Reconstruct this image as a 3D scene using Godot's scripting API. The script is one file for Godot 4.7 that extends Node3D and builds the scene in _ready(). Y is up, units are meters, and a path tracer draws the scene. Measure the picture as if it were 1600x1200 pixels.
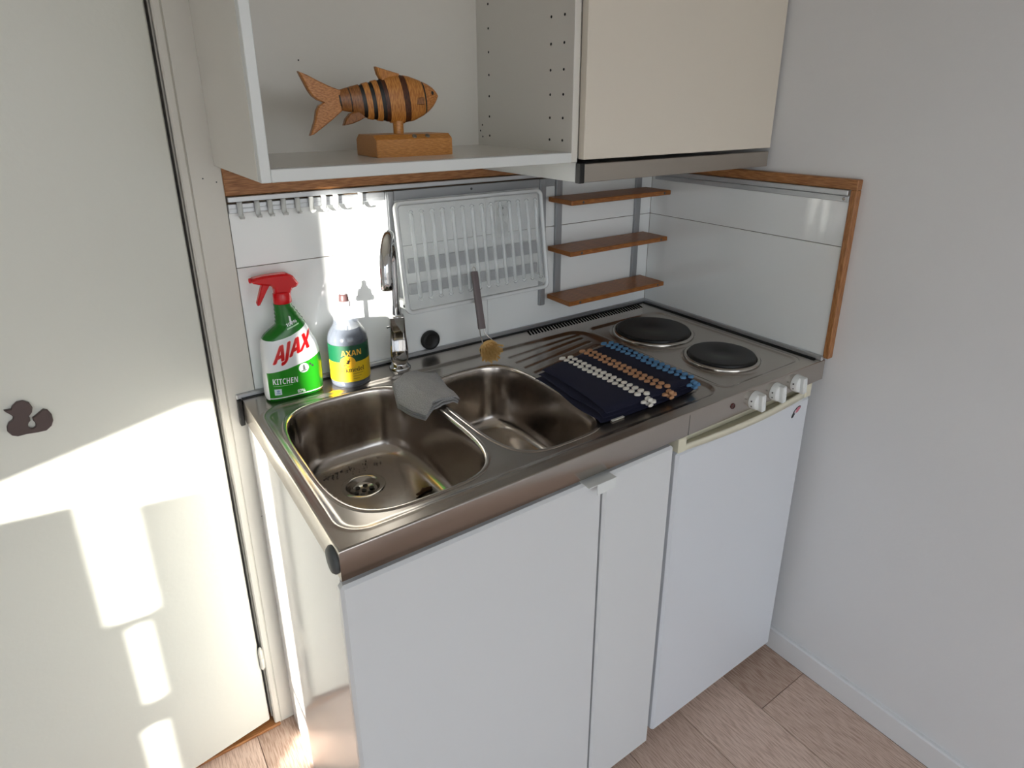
extends Node3D
# A small kitchenette in the corner of a room. x runs along the worktop, y up, z from the back wall into the room.

const H := 0.922          # height of the worktop
var M := {}               # materials by name
var used := {}            # how often each top-level name was given
var org := Vector3.ZERO   # base of the thing being built: parts are written in room coordinates


class MB:
	var st := SurfaceTool.new()
	var o := Vector3.ZERO
	var L := Transform3D()
	var group := 1
	var uvf: Callable

	func _init(at: Vector3) -> void:
		o = at
		st.begin(Mesh.PRIMITIVE_TRIANGLES)

	func v(p: Vector3) -> void:
		var q: Vector3 = L * p
		st.set_uv(uvf.call(p) if uvf.is_valid() else Vector2(p.z, p.x))
		st.add_vertex(q - o)

	func tri(a: Vector3, b: Vector3, c: Vector3, g := -1) -> void:   # counter-clockwise seen from outside
		st.set_smooth_group(g)
		v(a)
		v(c)
		v(b)

	func face(p: Array, hint: Vector3, g := -1) -> void:
		var n: Vector3 = (p[1] - p[0]).cross(p[2] - p[0])
		var turn := n.dot(hint) < 0.0
		for i in range(1, p.size() - 1):
			if turn:
				tri(p[0], p[i + 1], p[i], g)
			else:
				tri(p[0], p[i], p[i + 1], g)

	func corner(c: Vector3, h: Vector3, b: float, axis: int, s: Vector3) -> Vector3:
		var d := Vector3(h.x - b, h.y - b, h.z - b)
		d[axis] = h[axis]
		return c + d * s

	func box(c: Vector3, size: Vector3, b := 0.0012) -> void:
		var h := size * 0.5
		b = minf(b, minf(h.x, minf(h.y, h.z)) * 0.6)
		for axis in 3:
			var u := (axis + 1) % 3
			var w := (axis + 2) % 3
			for s in [-1.0, 1.0]:
				var q := []
				for k in [[-1.0, -1.0], [1.0, -1.0], [1.0, 1.0], [-1.0, 1.0]]:
					var sg := Vector3()
					sg[axis] = s
					sg[u] = k[0]
					sg[w] = k[1]
					q.append(corner(c, h, b, axis, sg))
				var n := Vector3()
				n[axis] = s
				face(q, n)
		if b <= 0.0:
			return
		for axis in 3:      # the edge along this axis
			var u := (axis + 1) % 3
			var w := (axis + 2) % 3
			for k in [[-1.0, -1.0], [1.0, -1.0], [1.0, 1.0], [-1.0, 1.0]]:
				var a := Vector3()
				a[axis] = -1.0
				a[u] = k[0]
				a[w] = k[1]
				var e := a
				e[axis] = 1.0
				var n := Vector3()
				n[u] = k[0]
				n[w] = k[1]
				face([corner(c, h, b, u, a), corner(c, h, b, u, e), corner(c, h, b, w, e), corner(c, h, b, w, a)], n)
		for sx in [-1.0, 1.0]:
			for sy in [-1.0, 1.0]:
				for sz in [-1.0, 1.0]:
					var sg := Vector3(sx, sy, sz)
					face([corner(c, h, b, 0, sg), corner(c, h, b, 1, sg), corner(c, h, b, 2, sg)], sg)

	func b2(x0: float, x1: float, y0: float, y1: float, z0: float, z1: float, b := 0.0012) -> void:
		box(Vector3(x0 + x1, y0 + y1, z0 + z1) * 0.5, Vector3(x1 - x0, y1 - y0, z1 - z0), b)

	func loft(rings: Array, cap0 := true, cap1 := true, closed := true, flip := 0) -> void:
		group += 1
		var n: int = rings[0].size()
		var mids := []
		for r in rings:
			var m := Vector3.ZERO
			for p in r:
				m += p
			mids.append(m / n)
		var m := n if closed else n - 1
		var sum := 0.0
		if flip == 0:
			for i in range(rings.size() - 1):
				for k in m:
					var a: Vector3 = rings[i][k]
					var b: Vector3 = rings[i][(k + 1) % n]
					var c: Vector3 = rings[i + 1][(k + 1) % n]
					var d: Vector3 = rings[i + 1][k]
					sum += (c - a).cross(d - b).dot((a + b + c + d) * 0.25 - (mids[i] + mids[i + 1]) * 0.5)
			flip = 1 if sum >= 0.0 else -1
		for i in range(rings.size() - 1):
			for k in m:
				var a: Vector3 = rings[i][k]
				var b: Vector3 = rings[i][(k + 1) % n]
				var c: Vector3 = rings[i + 1][(k + 1) % n]
				var d: Vector3 = rings[i + 1][k]
				if flip > 0:
					tri(a, b, c, group)
					tri(a, c, d, group)
				else:
					tri(a, c, b, group)
					tri(a, d, c, group)
		var last := rings.size() - 1
		if cap0:
			for k in n:
				face([mids[0], rings[0][k], rings[0][(k + 1) % n]], mids[0] - mids[1])
		if cap1:
			for k in n:
				face([mids[last], rings[last][k], rings[last][(k + 1) % n]], mids[last] - mids[last - 1])

	func lathe(c: Vector3, profile: Array, n := 32, cap0 := true, cap1 := true, axis := Vector3.UP, flip := 0) -> void:
		var side := axis.cross(Vector3(0.31, 0.2, 0.93)).normalized()
		if axis == Vector3.UP:
			side = Vector3(0, 0, 1)
		var other := axis.cross(side).normalized()
		var rings := []
		for q in profile:
			var r := []
			for k in n:
				var t := TAU * k / n
				r.append(c + axis * q.y + (side * cos(t) + other * sin(t)) * maxf(q.x, 0.00005))
			rings.append(r)
		loft(rings, cap0, cap1, true, flip)

	func tube(path: Array, rad, n := 10, caps := true) -> void:
		var rings := []
		var nrm := Vector3.ZERO
		for i in path.size():
			var t: Vector3 = (path[mini(i + 1, path.size() - 1)] - path[maxi(i - 1, 0)]).normalized()
			if nrm == Vector3.ZERO:
				nrm = t.cross(Vector3(0.3, 0.9, 0.31)).normalized()
			nrm = (nrm - t * nrm.dot(t)).normalized()
			var bi := t.cross(nrm)
			var r: float = rad[i] if rad is Array else rad
			var ring := []
			for k in n:
				var a := TAU * k / n
				ring.append(path[i] + (nrm * cos(a) + bi * sin(a)) * r)
			rings.append(ring)
		loft(rings, caps, caps)

	func extrude(poly: Array, z0: float, z1: float, bevel := 0.0, smooth := false) -> void:   # a shape in x, y given depth along z
		var p := PackedVector2Array(poly)
		if Geometry2D.is_polygon_clockwise(p):
			p.reverse()
		var n := p.size()
		var inner := PackedVector2Array()
		for i in n:
			var d0 := (p[i] - p[(i + n - 1) % n]).normalized()
			var d1 := (p[(i + 1) % n] - p[i]).normalized()
			var nm := (d0.orthogonal() + d1.orthogonal())
			nm = nm.normalized() if nm.length() > 0.01 else d0.orthogonal()
			if nm.dot(Vector2(d0.y, -d0.x)) < 0.0:
				nm = -nm
			inner.append(p[i] - nm * bevel)
		var idx := Geometry2D.triangulate_polygon(inner)
		for i in range(0, idx.size(), 3):
			var a := inner[idx[i]]
			var b := inner[idx[i + 1]]
			var c := inner[idx[i + 2]]
			face([Vector3(a.x, a.y, z1), Vector3(b.x, b.y, z1), Vector3(c.x, c.y, z1)], Vector3(0, 0, 1))
			face([Vector3(a.x, a.y, z0), Vector3(b.x, b.y, z0), Vector3(c.x, c.y, z0)], Vector3(0, 0, -1))
		group += 1
		var g := group if smooth else -1
		for i in n:
			var j := (i + 1) % n
			var out := Vector3(p[j].y - p[i].y, p[i].x - p[j].x, 0)
			face([Vector3(p[i].x, p[i].y, z0 + bevel), Vector3(p[j].x, p[j].y, z0 + bevel), Vector3(p[j].x, p[j].y, z1 - bevel), Vector3(p[i].x, p[i].y, z1 - bevel)], out, g)
			if bevel > 0.0:
				face([Vector3(p[i].x, p[i].y, z1 - bevel), Vector3(p[j].x, p[j].y, z1 - bevel), Vector3(inner[j].x, inner[j].y, z1), Vector3(inner[i].x, inner[i].y, z1)], out + Vector3(0, 0, 0.01), g)
				face([Vector3(p[i].x, p[i].y, z0 + bevel), Vector3(p[j].x, p[j].y, z0 + bevel), Vector3(inner[j].x, inner[j].y, z0), Vector3(inner[i].x, inner[i].y, z0)], out - Vector3(0, 0, 0.01), g)

	func ball(c: Vector3, r: Vector3, n := 16, m := 10) -> void:
		var rings := []
		for i in m + 1:
			var a := PI * (float(i) / m - 0.5)
			var ring := []
			for k in n:
				var t := TAU * k / n
				ring.append(c + Vector3(cos(a) * cos(t) * r.x, sin(a) * r.y, cos(a) * sin(t) * r.z))
			rings.append(ring)
		loft(rings, false, false)

	func done() -> ArrayMesh:
		st.generate_normals()
		return st.commit()


func mb() -> MB:
	return MB.new(org)


func numbered(n: String) -> String:
	used[n] = used.get(n, 0) + 1
	return n if used[n] == 1 else "%s_%03d" % [n, used[n] - 1]


func tag(o: Node, label: String, category: String, group := "") -> void:
	o.set_meta("label", label)
	o.set_meta("category", category)
	if group:
		o.set_meta("group", group)


func thing(called: String, label: String, category: String, at: Vector3, group := "") -> Node3D:
	var o := Node3D.new()
	o.name = numbered(called)
	add_child(o)
	o.position = at
	org = at
	tag(o, label, category, group)
	return o


func part(called: String, m: MB, mat: Material, parent: Node, label := "") -> MeshInstance3D:
	var o := MeshInstance3D.new()
	o.name = called
	o.mesh = m.done()
	o.mesh.surface_set_material(0, mat)
	parent.add_child(o, true)
	if label:
		o.set_meta("label", label)
	return o


func solo(called: String, m: MB, mat: Material, label: String, category: String, group := "") -> MeshInstance3D:
	var o := part(numbered(called), m, mat, self)
	o.position = org
	tag(o, label, category, group)
	return o


func structure(called: String, m: MB, mat: Material) -> MeshInstance3D:
	var o := part(called, m, mat, self)
	o.set_meta("kind", "structure")
	return o


func smoothed(a: float, b: float, x: float) -> float:
	var t := clampf((x - a) / (b - a), 0.0, 1.0)
	return t * t * (3.0 - 2.0 * t)


# ------------------------------------------------------------------ materials

func mat(called: String, c: Color, rough := 0.5, metal := 0.0) -> StandardMaterial3D:
	var m := StandardMaterial3D.new()
	m.resource_name = called
	m.albedo_color = c
	m.roughness = rough
	m.metallic = metal
	M[called] = m
	return m


func noise_tex(frequency: float, seed_: int, ramp: Array, size := 512, octaves := 4, kind := FastNoiseLite.TYPE_SIMPLEX_SMOOTH) -> NoiseTexture2D:
	var f := FastNoiseLite.new()
	f.noise_type = kind
	f.frequency = frequency
	f.seed = seed_
	f.fractal_octaves = octaves
	var t := NoiseTexture2D.new()
	t.noise = f
	t.width = size
	t.height = size
	t.seamless = true
	var g := Gradient.new()
	g.offsets = PackedFloat32Array(ramp.map(func(r): return r[0]))
	g.colors = PackedColorArray(ramp.map(func(r): return r[1]))
	t.color_ramp = g
	return t


func wood(called: String, dark: Color, mid: Color, light: Color, scale_: Vector3, rough: float, seed_: int, freq := 0.02) -> StandardMaterial3D:
	var m := mat(called, Color.WHITE, rough)
	m.albedo_texture = noise_tex(freq, seed_, [[0.2, dark], [0.5, mid], [0.8, light]])
	m.uv1_triplanar = true
	m.uv1_scale = scale_
	m.uv1_triplanar_sharpness = 6.0
	return m


func bumpy(m: StandardMaterial3D, frequency: float, seed_: int, depth: float, scale_: Vector3) -> void:
	m.heightmap_enabled = true
	m.heightmap_scale = depth
	m.heightmap_texture = noise_tex(frequency, seed_, [[0.0, Color.BLACK], [1.0, Color.WHITE]])
	m.uv1_triplanar = true
	m.uv1_scale = scale_


func materials() -> void:
	bumpy(mat("wall_paint", Color(0.88, 0.88, 0.88), 0.42), 0.05, 3, 0.02, Vector3(3, 3, 3))
	mat("ceiling_paint", Color(0.9, 0.9, 0.88), 0.8)
	bumpy(mat("door_paint", Color(0.85, 0.85, 0.81), 0.33), 0.03, 5, 0.015, Vector3(4, 4, 4))
	mat("casing_paint", Color(0.83, 0.815, 0.775), 0.4)
	mat("carcass_white", Color(0.87, 0.855, 0.82), 0.22)
	mat("edge_white", Color(0.86, 0.87, 0.86), 0.3)
	mat("cream_front", Color(0.885, 0.85, 0.79), 0.35)
	mat("front_white", Color(0.84, 0.845, 0.845), 0.3)
	mat("side_gloss", Color(0.87, 0.87, 0.87), 0.1)
	mat("fridge_white", Color(0.835, 0.845, 0.86), 0.3)
	mat("cream_plastic", Color(0.85, 0.83, 0.74), 0.35)
	mat("splash_white", Color(0.92, 0.93, 0.925), 0.07).metallic_specular = 0.7
	mat("slot_dark", Color(0.02, 0.02, 0.02), 0.9).metallic_specular = 0.1
	mat("dark_gap", Color(0.05, 0.045, 0.04), 0.7)
	mat("chipboard", Color(0.4, 0.33, 0.26), 0.9)
	mat("black_rubber", Color(0.03, 0.03, 0.03), 0.55)
	mat("black_plastic", Color(0.025, 0.025, 0.027), 0.4)
	mat("grey_rubber", Color(0.3, 0.31, 0.31), 0.6)
	mat("white_plastic", Color(0.87, 0.88, 0.87), 0.25)
	mat("hook_plastic", Color(0.8, 0.81, 0.8), 0.35)
	mat("aluminium", Color(0.74, 0.75, 0.76), 0.38, 0.8)
	mat("aluminium_matt", Color(0.62, 0.63, 0.64), 0.45, 0.6)
	mat("chrome", Color(0.8, 0.8, 0.8), 0.06, 1.0)
	var s := mat("steel_top", Color(0.72, 0.69, 0.66), 0.24, 1.0)
	s.anisotropy_enabled = true
	s.anisotropy = 0.8
	s = mat("steel_apron", Color(0.72, 0.69, 0.66), 0.27, 1.0)
	s = mat("steel_bowl", Color(0.72, 0.69, 0.66), 0.21, 1.0)
	s.uv1_triplanar = true
	s.uv1_scale = Vector3(6, 6, 6)
	s.roughness_texture = noise_tex(0.02, 13, [[0.2, Color(0.8, 0.8, 0.8)], [0.8, Color(1, 1, 1)]], 512, 4)
	mat("steel_trim", Color(0.7, 0.68, 0.65), 0.16, 1.0)
	mat("steel_hood", Color(0.66, 0.63, 0.59), 0.42, 0.7)
	bumpy(mat("hotplate", Color(0.055, 0.05, 0.048), 0.42, 0.25), 0.1, 21, 0.01, Vector3(20, 20, 20))
	mat("lamp_red", Color(0.25, 0.03, 0.03), 0.2)
	mat("red_plastic", Color(0.8, 0.03, 0.07), 0.25)
	mat("brush_grey", Color(0.42, 0.38, 0.38), 0.5)
	mat("duck_metal", Color(0.33, 0.28, 0.27), 0.42, 0.35)
	mat("steel_coin", Color(0.6, 0.58, 0.55), 0.3, 1.0)
	wood("oak_trim", Color(0.5, 0.31, 0.16), Color(0.63, 0.42, 0.235), Color(0.71, 0.5, 0.31), Vector3(2.5, 45, 45), 0.45, 31)
	wood("oak_trim_upright", Color(0.5, 0.31, 0.16), Color(0.63, 0.42, 0.235), Color(0.71, 0.5, 0.31), Vector3(45, 2.5, 45), 0.45, 32)
	wood("oak_trim_side", Color(0.5, 0.31, 0.16), Color(0.63, 0.42, 0.235), Color(0.71, 0.5, 0.31), Vector3(45, 45, 2.5), 0.45, 33)
	wood("teak", Color(0.45, 0.26, 0.1), Color(0.6, 0.36, 0.15), Color(0.7, 0.45, 0.21), Vector3(3, 60, 60), 0.42, 34)
	wood("fish_light", Color(0.62, 0.37, 0.15), Color(0.73, 0.47, 0.21), Color(0.8, 0.56, 0.28), Vector3(40, 6, 40), 0.35, 35)
	wood("fish_mid", Color(0.42, 0.25, 0.11), Color(0.55, 0.34, 0.16), Color(0.62, 0.41, 0.21), Vector3(40, 8, 40), 0.35, 36)
	wood("fish_brown", Color(0.22, 0.1, 0.04), Color(0.3, 0.15, 0.06), Color(0.36, 0.19, 0.08), Vector3(40, 8, 40), 0.35, 37)
	wood("fish_tail", Color(0.64, 0.39, 0.19), Color(0.74, 0.49, 0.26), Color(0.8, 0.56, 0.33), Vector3(12, 40, 40), 0.3, 38)
	wood("fish_stand", Color(0.66, 0.42, 0.18), Color(0.74, 0.49, 0.22), Color(0.8, 0.56, 0.28), Vector3(7, 50, 50), 0.35, 39)
	mat("fish_black", Color(0.06, 0.045, 0.04), 0.4)
	for k in 4:
		var d := 0.035 * (k - 1.5)
		var f := wood("floor_%d" % k, Color(0.69 + d, 0.575 + d, 0.505 + d), Color(0.79 + d, 0.68 + d, 0.61 + d), Color(0.83 + d, 0.735 + d, 0.67 + d), Vector3(14, 14, 1.3), 0.5, 50 + k, 0.03)
		f.uv1_offset = Vector3(0.13 * k, 0.3 * k, 0.37 * k)
	var c := mat("cloth_grey", Color(1, 1, 1), 0.95)
	bumpy(c, 0.12, 61, 0.06, Vector3(12, 12, 12))
	c.albedo_texture = noise_tex(0.06, 64, [[0.25, Color(0.47, 0.465, 0.46)], [0.75, Color(0.66, 0.655, 0.65)]])
	c.rim_enabled = true
	c.rim = 0.4
	c = mat("knit_navy", Color(0.055, 0.062, 0.17), 0.95)
	bumpy(c, 0.14, 62, 0.05, Vector3(22, 22, 22))
	c = mat("knit_black", Color(0.03, 0.033, 0.07), 0.95)
	bumpy(c, 0.14, 63, 0.05, Vector3(22, 22, 22))
	mat("knit_white", Color(0.86, 0.84, 0.8), 0.9)
	mat("knit_tan", Color(0.7, 0.52, 0.38), 0.9)
	mat("knit_blue", Color(0.32, 0.49, 0.64), 0.9)
	c = mat("bristle", Color(0.86, 0.7, 0.44), 0.7)
	c.backlight_enabled = true
	c.backlight = Color(0.25, 0.18, 0.08)
	c = mat("tray_plastic", Color(0.9, 0.92, 0.92, 0.14), 0.12)
	c.transparency = BaseMaterial3D.TRANSPARENCY_ALPHA
	c = mat("tray_rim", Color(0.85, 0.86, 0.86), 0.2)
	c = mat("tray_rib", Color(0.93, 0.95, 0.95, 0.3), 0.1)
	c.transparency = BaseMaterial3D.TRANSPARENCY_ALPHA
	c = mat("clear_bottle", Color(0.5, 0.53, 0.58, 0.3), 0.05)
	c.transparency = BaseMaterial3D.TRANSPARENCY_ALPHA
	mat("soap_dark", Color(0.16, 0.17, 0.19), 0.15)
	c = mat("dip_tube", Color(0.82, 0.83, 0.83), 0.3)
	mat("pump_brown", Color(0.28, 0.2, 0.2), 0.35)
	mat("pump_clear", Color(0.8, 0.77, 0.78), 0.25)
	mat("food_scrap", Color(0.25, 0.15, 0.07), 0.8)
	mat("grit", Color(0.07, 0.05, 0.04), 0.8)
	c = mat("water", Color(0.95, 0.97, 0.97, 0.05), 0.02)
	c.transparency = BaseMaterial3D.TRANSPARENCY_ALPHA
	c = mat("window_glass", Color(0.95, 0.97, 0.97, 0.04), 0.02)
	c.transparency = BaseMaterial3D.TRANSPARENCY_ALPHA
	mat("ground", Color(0.47, 0.44, 0.41), 0.9)


# ------------------------------------------------------------------ flat print

func fill_poly(im: Image, p: Array, c: Color) -> void:
	var idx := Geometry2D.triangulate_polygon(PackedVector2Array(p))
	for i in range(0, idx.size(), 3):
		fill_tri(im, p[idx[i]], p[idx[i + 1]], p[idx[i + 2]], c)


func fill_tri(im: Image, a: Vector2, b: Vector2, c: Vector2, col: Color) -> void:
	var x0 := maxi(0, int(floor(minf(a.x, minf(b.x, c.x)))))
	var x1 := mini(im.get_width() - 1, int(ceil(maxf(a.x, maxf(b.x, c.x)))))
	var y0 := maxi(0, int(floor(minf(a.y, minf(b.y, c.y)))))
	var y1 := mini(im.get_height() - 1, int(ceil(maxf(a.y, maxf(b.y, c.y)))))
	var area := (b - a).cross(c - a)
	if absf(area) < 1e-6:
		return
	for y in range(y0, y1 + 1):
		for x in range(x0, x1 + 1):
			var p := Vector2(x + 0.5, y + 0.5)
			var u := (b - a).cross(p - a) / area
			var w := (c - b).cross(p - b) / area
			var t := (a - c).cross(p - c) / area
			if u >= -0.001 and w >= -0.001 and t >= -0.001:
				im.set_pixel(x, y, col)


func disc(im: Image, c: Vector2, r: Vector2, col: Color) -> void:
	var p := []
	for k in 28:
		p.append(c + Vector2(cos(TAU * k / 28), sin(TAU * k / 28)) * r)
	fill_poly(im, p, col)


# text stretched over the quadrilateral bottom left, bottom right, top left, top right (pixels)
func print_text(im: Image, text: String, bl: Vector2, br: Vector2, tl: Vector2, tr: Vector2, col: Color, serif := false, slant := 0.0) -> void:
	var f := SystemFont.new()
	f.font_names = PackedStringArray(["Droid Serif" if serif else "Droid Sans"])
	f.font_weight = 700
	var t := TextMesh.new()
	t.font = f
	t.text = text
	t.font_size = 48
	t.depth = 0.0
	t.curve_step = 1.0
	var a := t.get_mesh_arrays()
	var vs: PackedVector3Array = a[Mesh.ARRAY_VERTEX]
	var idx: PackedInt32Array = a[Mesh.ARRAY_INDEX]
	var lo := Vector2(1e9, 1e9)
	var hi := -lo
	for p in vs:
		lo = lo.min(Vector2(p.x, p.y))
		hi = hi.max(Vector2(p.x, p.y))
	var to := func(p: Vector3) -> Vector2:
		var v := (p.y - lo.y) / (hi.y - lo.y)
		var u := (p.x - lo.x) / (hi.x - lo.x) + slant * (v - 0.5)
		return bl.lerp(br, u).lerp(tl.lerp(tr, u), v)
	for i in range(0, idx.size(), 3):
		fill_tri(im, to.call(vs[idx[i]]), to.call(vs[idx[i + 1]]), to.call(vs[idx[i + 2]]), col)


func label_material(called: String, im: Image, rough: float) -> StandardMaterial3D:
	var m := mat(called, Color.WHITE, rough)
	m.albedo_texture = ImageTexture.create_from_image(im)
	m.texture_repeat = true
	return m


# ------------------------------------------------------------------ scene

func _ready() -> void:
	# camera
	var cam := Camera3D.new()
	cam.name = "camera"
	add_child(cam)
	cam.transform = Transform3D(Basis.from_euler(Vector3(-0.332, -0.601, -0.004), EULER_ORDER_YXZ), Vector3(-0.207, 1.512, 1.333))
	cam.set_frustum(1200.0 / 977.0 * 0.05, Vector2(0, -98.3 / 977.0 * 0.05), 0.05, 60.0)
	cam.current = true
	# sky and exposure
	var env := Environment.new()
	var sky := Sky.new()
	var sm := ProceduralSkyMaterial.new()
	sm.sky_top_color = Color(0.82, 0.87, 0.93)
	sm.sky_horizon_color = Color(0.95, 0.95, 0.94)
	sm.ground_horizon_color = Color(0.8, 0.82, 0.82)
	sm.ground_bottom_color = Color(0.5, 0.5, 0.47)
	sm.sun_angle_max = 1.0
	sky.sky_material = sm
	env.background_mode = Environment.BG_SKY
	env.sky = sky
	env.background_energy_multiplier = 3.1
	env.tonemap_mode = Environment.TONE_MAPPER_LINEAR
	env.tonemap_exposure = 1.33
	env.sdfgi_enabled = true
	env.ssao_enabled = true
	env.ssil_enabled = true
	var we := WorldEnvironment.new()
	we.name = "environment"
	we.environment = env
	add_child(we)
	# the low sun, which enters by the side window
	var sun := DirectionalLight3D.new()
	sun.name = "sun"
	sun.light_color = Color(1.0, 0.985, 0.95)
	sun.light_energy = 8.5
	sun.light_angular_distance = 0.6
	sun.shadow_enabled = true
	sun.sky_mode = DirectionalLight3D.SKY_MODE_LIGHT_ONLY
	add_child(sun)
	sun.look_at_from_position(Vector3.ZERO, Vector3(1.3, -0.22, -1.0))

	materials()
	room()
	door()
	splash()
	base_units()
	worktop()
	wall_cabinets()
	shelf_rack()
	dish_tray()
	hook_rail()
	faucet()
	spray_bottle()
	soap_bottle()
	brush()
	sink_cloth()
	folded_mat()
	fish()
	sink_bits()


func room() -> void:
	org = Vector3.ZERO
	# floor: boards running away from the back wall, 186 mm wide
	var m := mb()
	m.b2(-2.2, 1.4, -0.12, -0.014, -0.15, 3.5, 0.0)
	var floor_ := structure("floor", m, M.chipboard)
	var w := 0.1864
	var rng := RandomNumberGenerator.new()
	rng.seed = 4
	var k := 0
	var x := 1.03 + w
	while x > -2.1:
		var z := -0.1
		var cut := 0.69 if k == 0 else (1.9 if k == 1 else rng.randf_range(0.9, 1.8))
		var n := 0
		while z < 3.35:
			var e: float = minf(cut + 1.6 * n, 3.35)
			m = mb()
			m.b2(x - w + 0.0006, (1.2216 if k == 0 else x - 0.0006), -0.014, 0.0, z + 0.0006, e - 0.0006, 0.0012)
			part("plank", m, M["floor_%d" % ((k * 3 + n * 2 + k / 3) % 4)], floor_)
			z = e
			n += 1
		x -= w
		k += 1
	# back wall with the doorway
	m = mb()
	m.b2(-0.03, 1.4, 0.0, 2.45, -0.16, -0.006, 0.0)
	m.b2(-2.1, -0.9, 0.0, 2.45, -0.16, -0.006, 0.0)
	m.b2(-0.9, -0.03, 2.05, 2.45, -0.16, -0.006, 0.0)
	structure("wall_back", m, M.wall_paint)
	m = mb()
	m.b2(1.234, 1.4, 0.0, 2.45, -0.16, 3.4, 0.0)
	structure("wall_right", m, M.wall_paint)
	# side wall, with the window that lets the sun in
	m = mb()
	m.b2(-2.1, -2.0, 0.0, 0.3, -0.16, 3.4, 0.0)
	m.b2(-2.1, -2.0, 1.78, 2.45, -0.16, 2.0, 0.0)
	m.b2(-2.1, -2.0, 0.3, 1.78, -0.16, 0.95, 0.0)
	m.b2(-2.1, -2.0, 0.3, 2.45, 1.93, 2.03, 0.0)
	m.b2(-2.1, -2.0, 0.3, 2.45, 3.22, 3.4, 0.0)
	m.b2(-2.1, -2.0, 2.25, 2.45, 2.03, 3.22, 0.0)
	structure("wall_left", m, M.wall_paint)
	# wall behind the viewer, nearly all glass
	m = mb()
	m.b2(-2.1, -1.85, 0.0, 2.45, 3.3, 3.42, 0.0)
	m.b2(1.1, 1.4, 0.0, 2.45, 3.3, 3.42, 0.0)
	m.b2(-1.85, 1.1, 0.0, 0.1, 3.3, 3.42, 0.0)
	m.b2(-1.85, 1.1, 2.3, 2.45, 3.3, 3.42, 0.0)
	structure("wall_front", m, M.wall_paint)
	m = mb()
	m.b2(-2.2, -2.0, 0.0, 2.7, 3.42, 6.2, 0.0)
	structure("wall_wing", m, M.wall_paint)
	m = mb()
	m.b2(-2.1, 1.4, 2.4, 2.55, -0.16, 3.42, 0.0)
	structure("ceiling", m, M.ceiling_paint)
	m = mb()
	m.b2(-15, 15, -0.4, -0.3, -12, 20, 0.0)
	structure("ground", m, M.ground)
	# window behind the viewer: frame and panes
	m = mb()
	for xx in [-1.825, -0.375, 1.075]:
		m.b2(xx - 0.025, xx + 0.025, 0.1, 2.3, 3.34, 3.38)
	for yy in [0.125, 2.275]:
		m.b2(-1.85, 1.1, yy - 0.025, yy + 0.025, 3.34, 3.38)
	var win := structure("window_1", m, M.white_plastic)
	for xx in [-1.1, 0.35]:
		m = mb()
		m.b2(xx - 0.7, xx + 0.7, 0.15, 2.25, 3.358, 3.362, 0.0)
		part("pane", m, M.window_glass, win)
	# side window: its frame, and boards of a screen that let the sun through only in places
	m = mb()
	m.b2(-2.05, -2.01, 0.3, 0.32, 0.95, 1.93)
	m.b2(-2.05, -2.01, 1.76, 1.78, 0.95, 1.93)
	m.b2(-2.05, -2.01, 0.32, 1.76, 0.95, 0.97)
	m.b2(-2.05, -2.01, 0.32, 1.76, 1.91, 1.93)
	structure("window_2", m, M.white_plastic)
	m = mb()
	for zz in [2.05, 2.625, 3.2]:
		m.b2(-2.06, -2.03, 0.3, 2.25, zz - 0.02, zz + 0.02)
	for yy in [0.32, 2.23]:
		m.b2(-2.06, -2.03, yy - 0.02, yy + 0.02, 2.07, 3.18)
	win = structure("window_3", m, M.white_plastic)
	for zz in [2.3375, 2.9125]:
		m = mb()
		m.b2(-2.046, -2.042, 0.34, 2.21, zz - 0.265, zz + 0.265, 0.0)
		part("pane", m, M.window_glass, win)
	# garden wall that keeps the low sun out of that window
	m = mb()
	m.b2(-5.2, -5.0, -0.3, 2.75, -6.0, 3.3, 0.0)
	m.b2(-5.2, -5.0, -0.3, 2.75, 4.32, 9.0, 0.0)
	structure("wall_garden", m, M.wall_paint)
	org = Vector3(-2.0, 0.3, 1.4)
	var sc := thing("window_screen", "white board screen standing in the side window", "screen", org)
	for r in [[0.94, 1.708, 1.27, 1.79], [0.94, 1.335, 0.29, 1.09], [1.388, 1.6, 0.29, 1.06], [1.492, 1.6, 1.06, 1.27], [1.335, 1.388, 0.775, 0.8], [1.335, 1.388, 0.5, 0.57], [1.335, 1.353, 0.57, 0.775], [1.374, 1.388, 0.57, 0.775], [1.335, 1.342, 0.29, 0.5], [1.367, 1.388, 0.29, 0.5], [1.788, 1.818, 1.275, 1.43], [1.7, 1.94, 0.29, 1.275], [1.6, 1.7, 0.47, 0.495], [1.6, 1.708, 1.25, 1.27], [1.818, 1.94, 1.275, 1.79], [1.708, 1.818, 1.718, 1.79]]:
		m = mb()
		m.b2(-2.004, -1.994, r[2], r[3], r[0], r[1], 0.0)
		part("board", m, M.front_white, sc)
	m = mb()   # slanting edge above the broad gap
	m.L = Transform3D(Basis(Vector3(0, 0, 1), Vector3(0, 1, 0), Vector3(-1, 0, 0)), Vector3(-1.994, 0, 0))
	m.extrude([Vector2(0.94, 1.0), Vector2(1.278, 1.16), Vector2(1.46, 1.25), Vector2(1.5, 1.262), Vector2(1.5, 1.28), Vector2(0.94, 1.28)], 0.0, 0.01)
	part("board", m, M.front_white, sc)
	# skirting on the right-hand wall
	org = Vector3.ZERO
	m = mb()
	m.L = Transform3D(Basis(Vector3(1, 0, 0), Vector3(0, 1, 0), Vector3(0, 0, 1)), Vector3.ZERO)
	m.extrude([Vector2(1.234, 0.0), Vector2(1.222, 0.0), Vector2(1.222, 0.066), Vector2(1.226, 0.07), Vector2(1.234, 0.07)], 0.5, 3.3)
	structure("baseboard_right", m, M.wall_paint)


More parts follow.
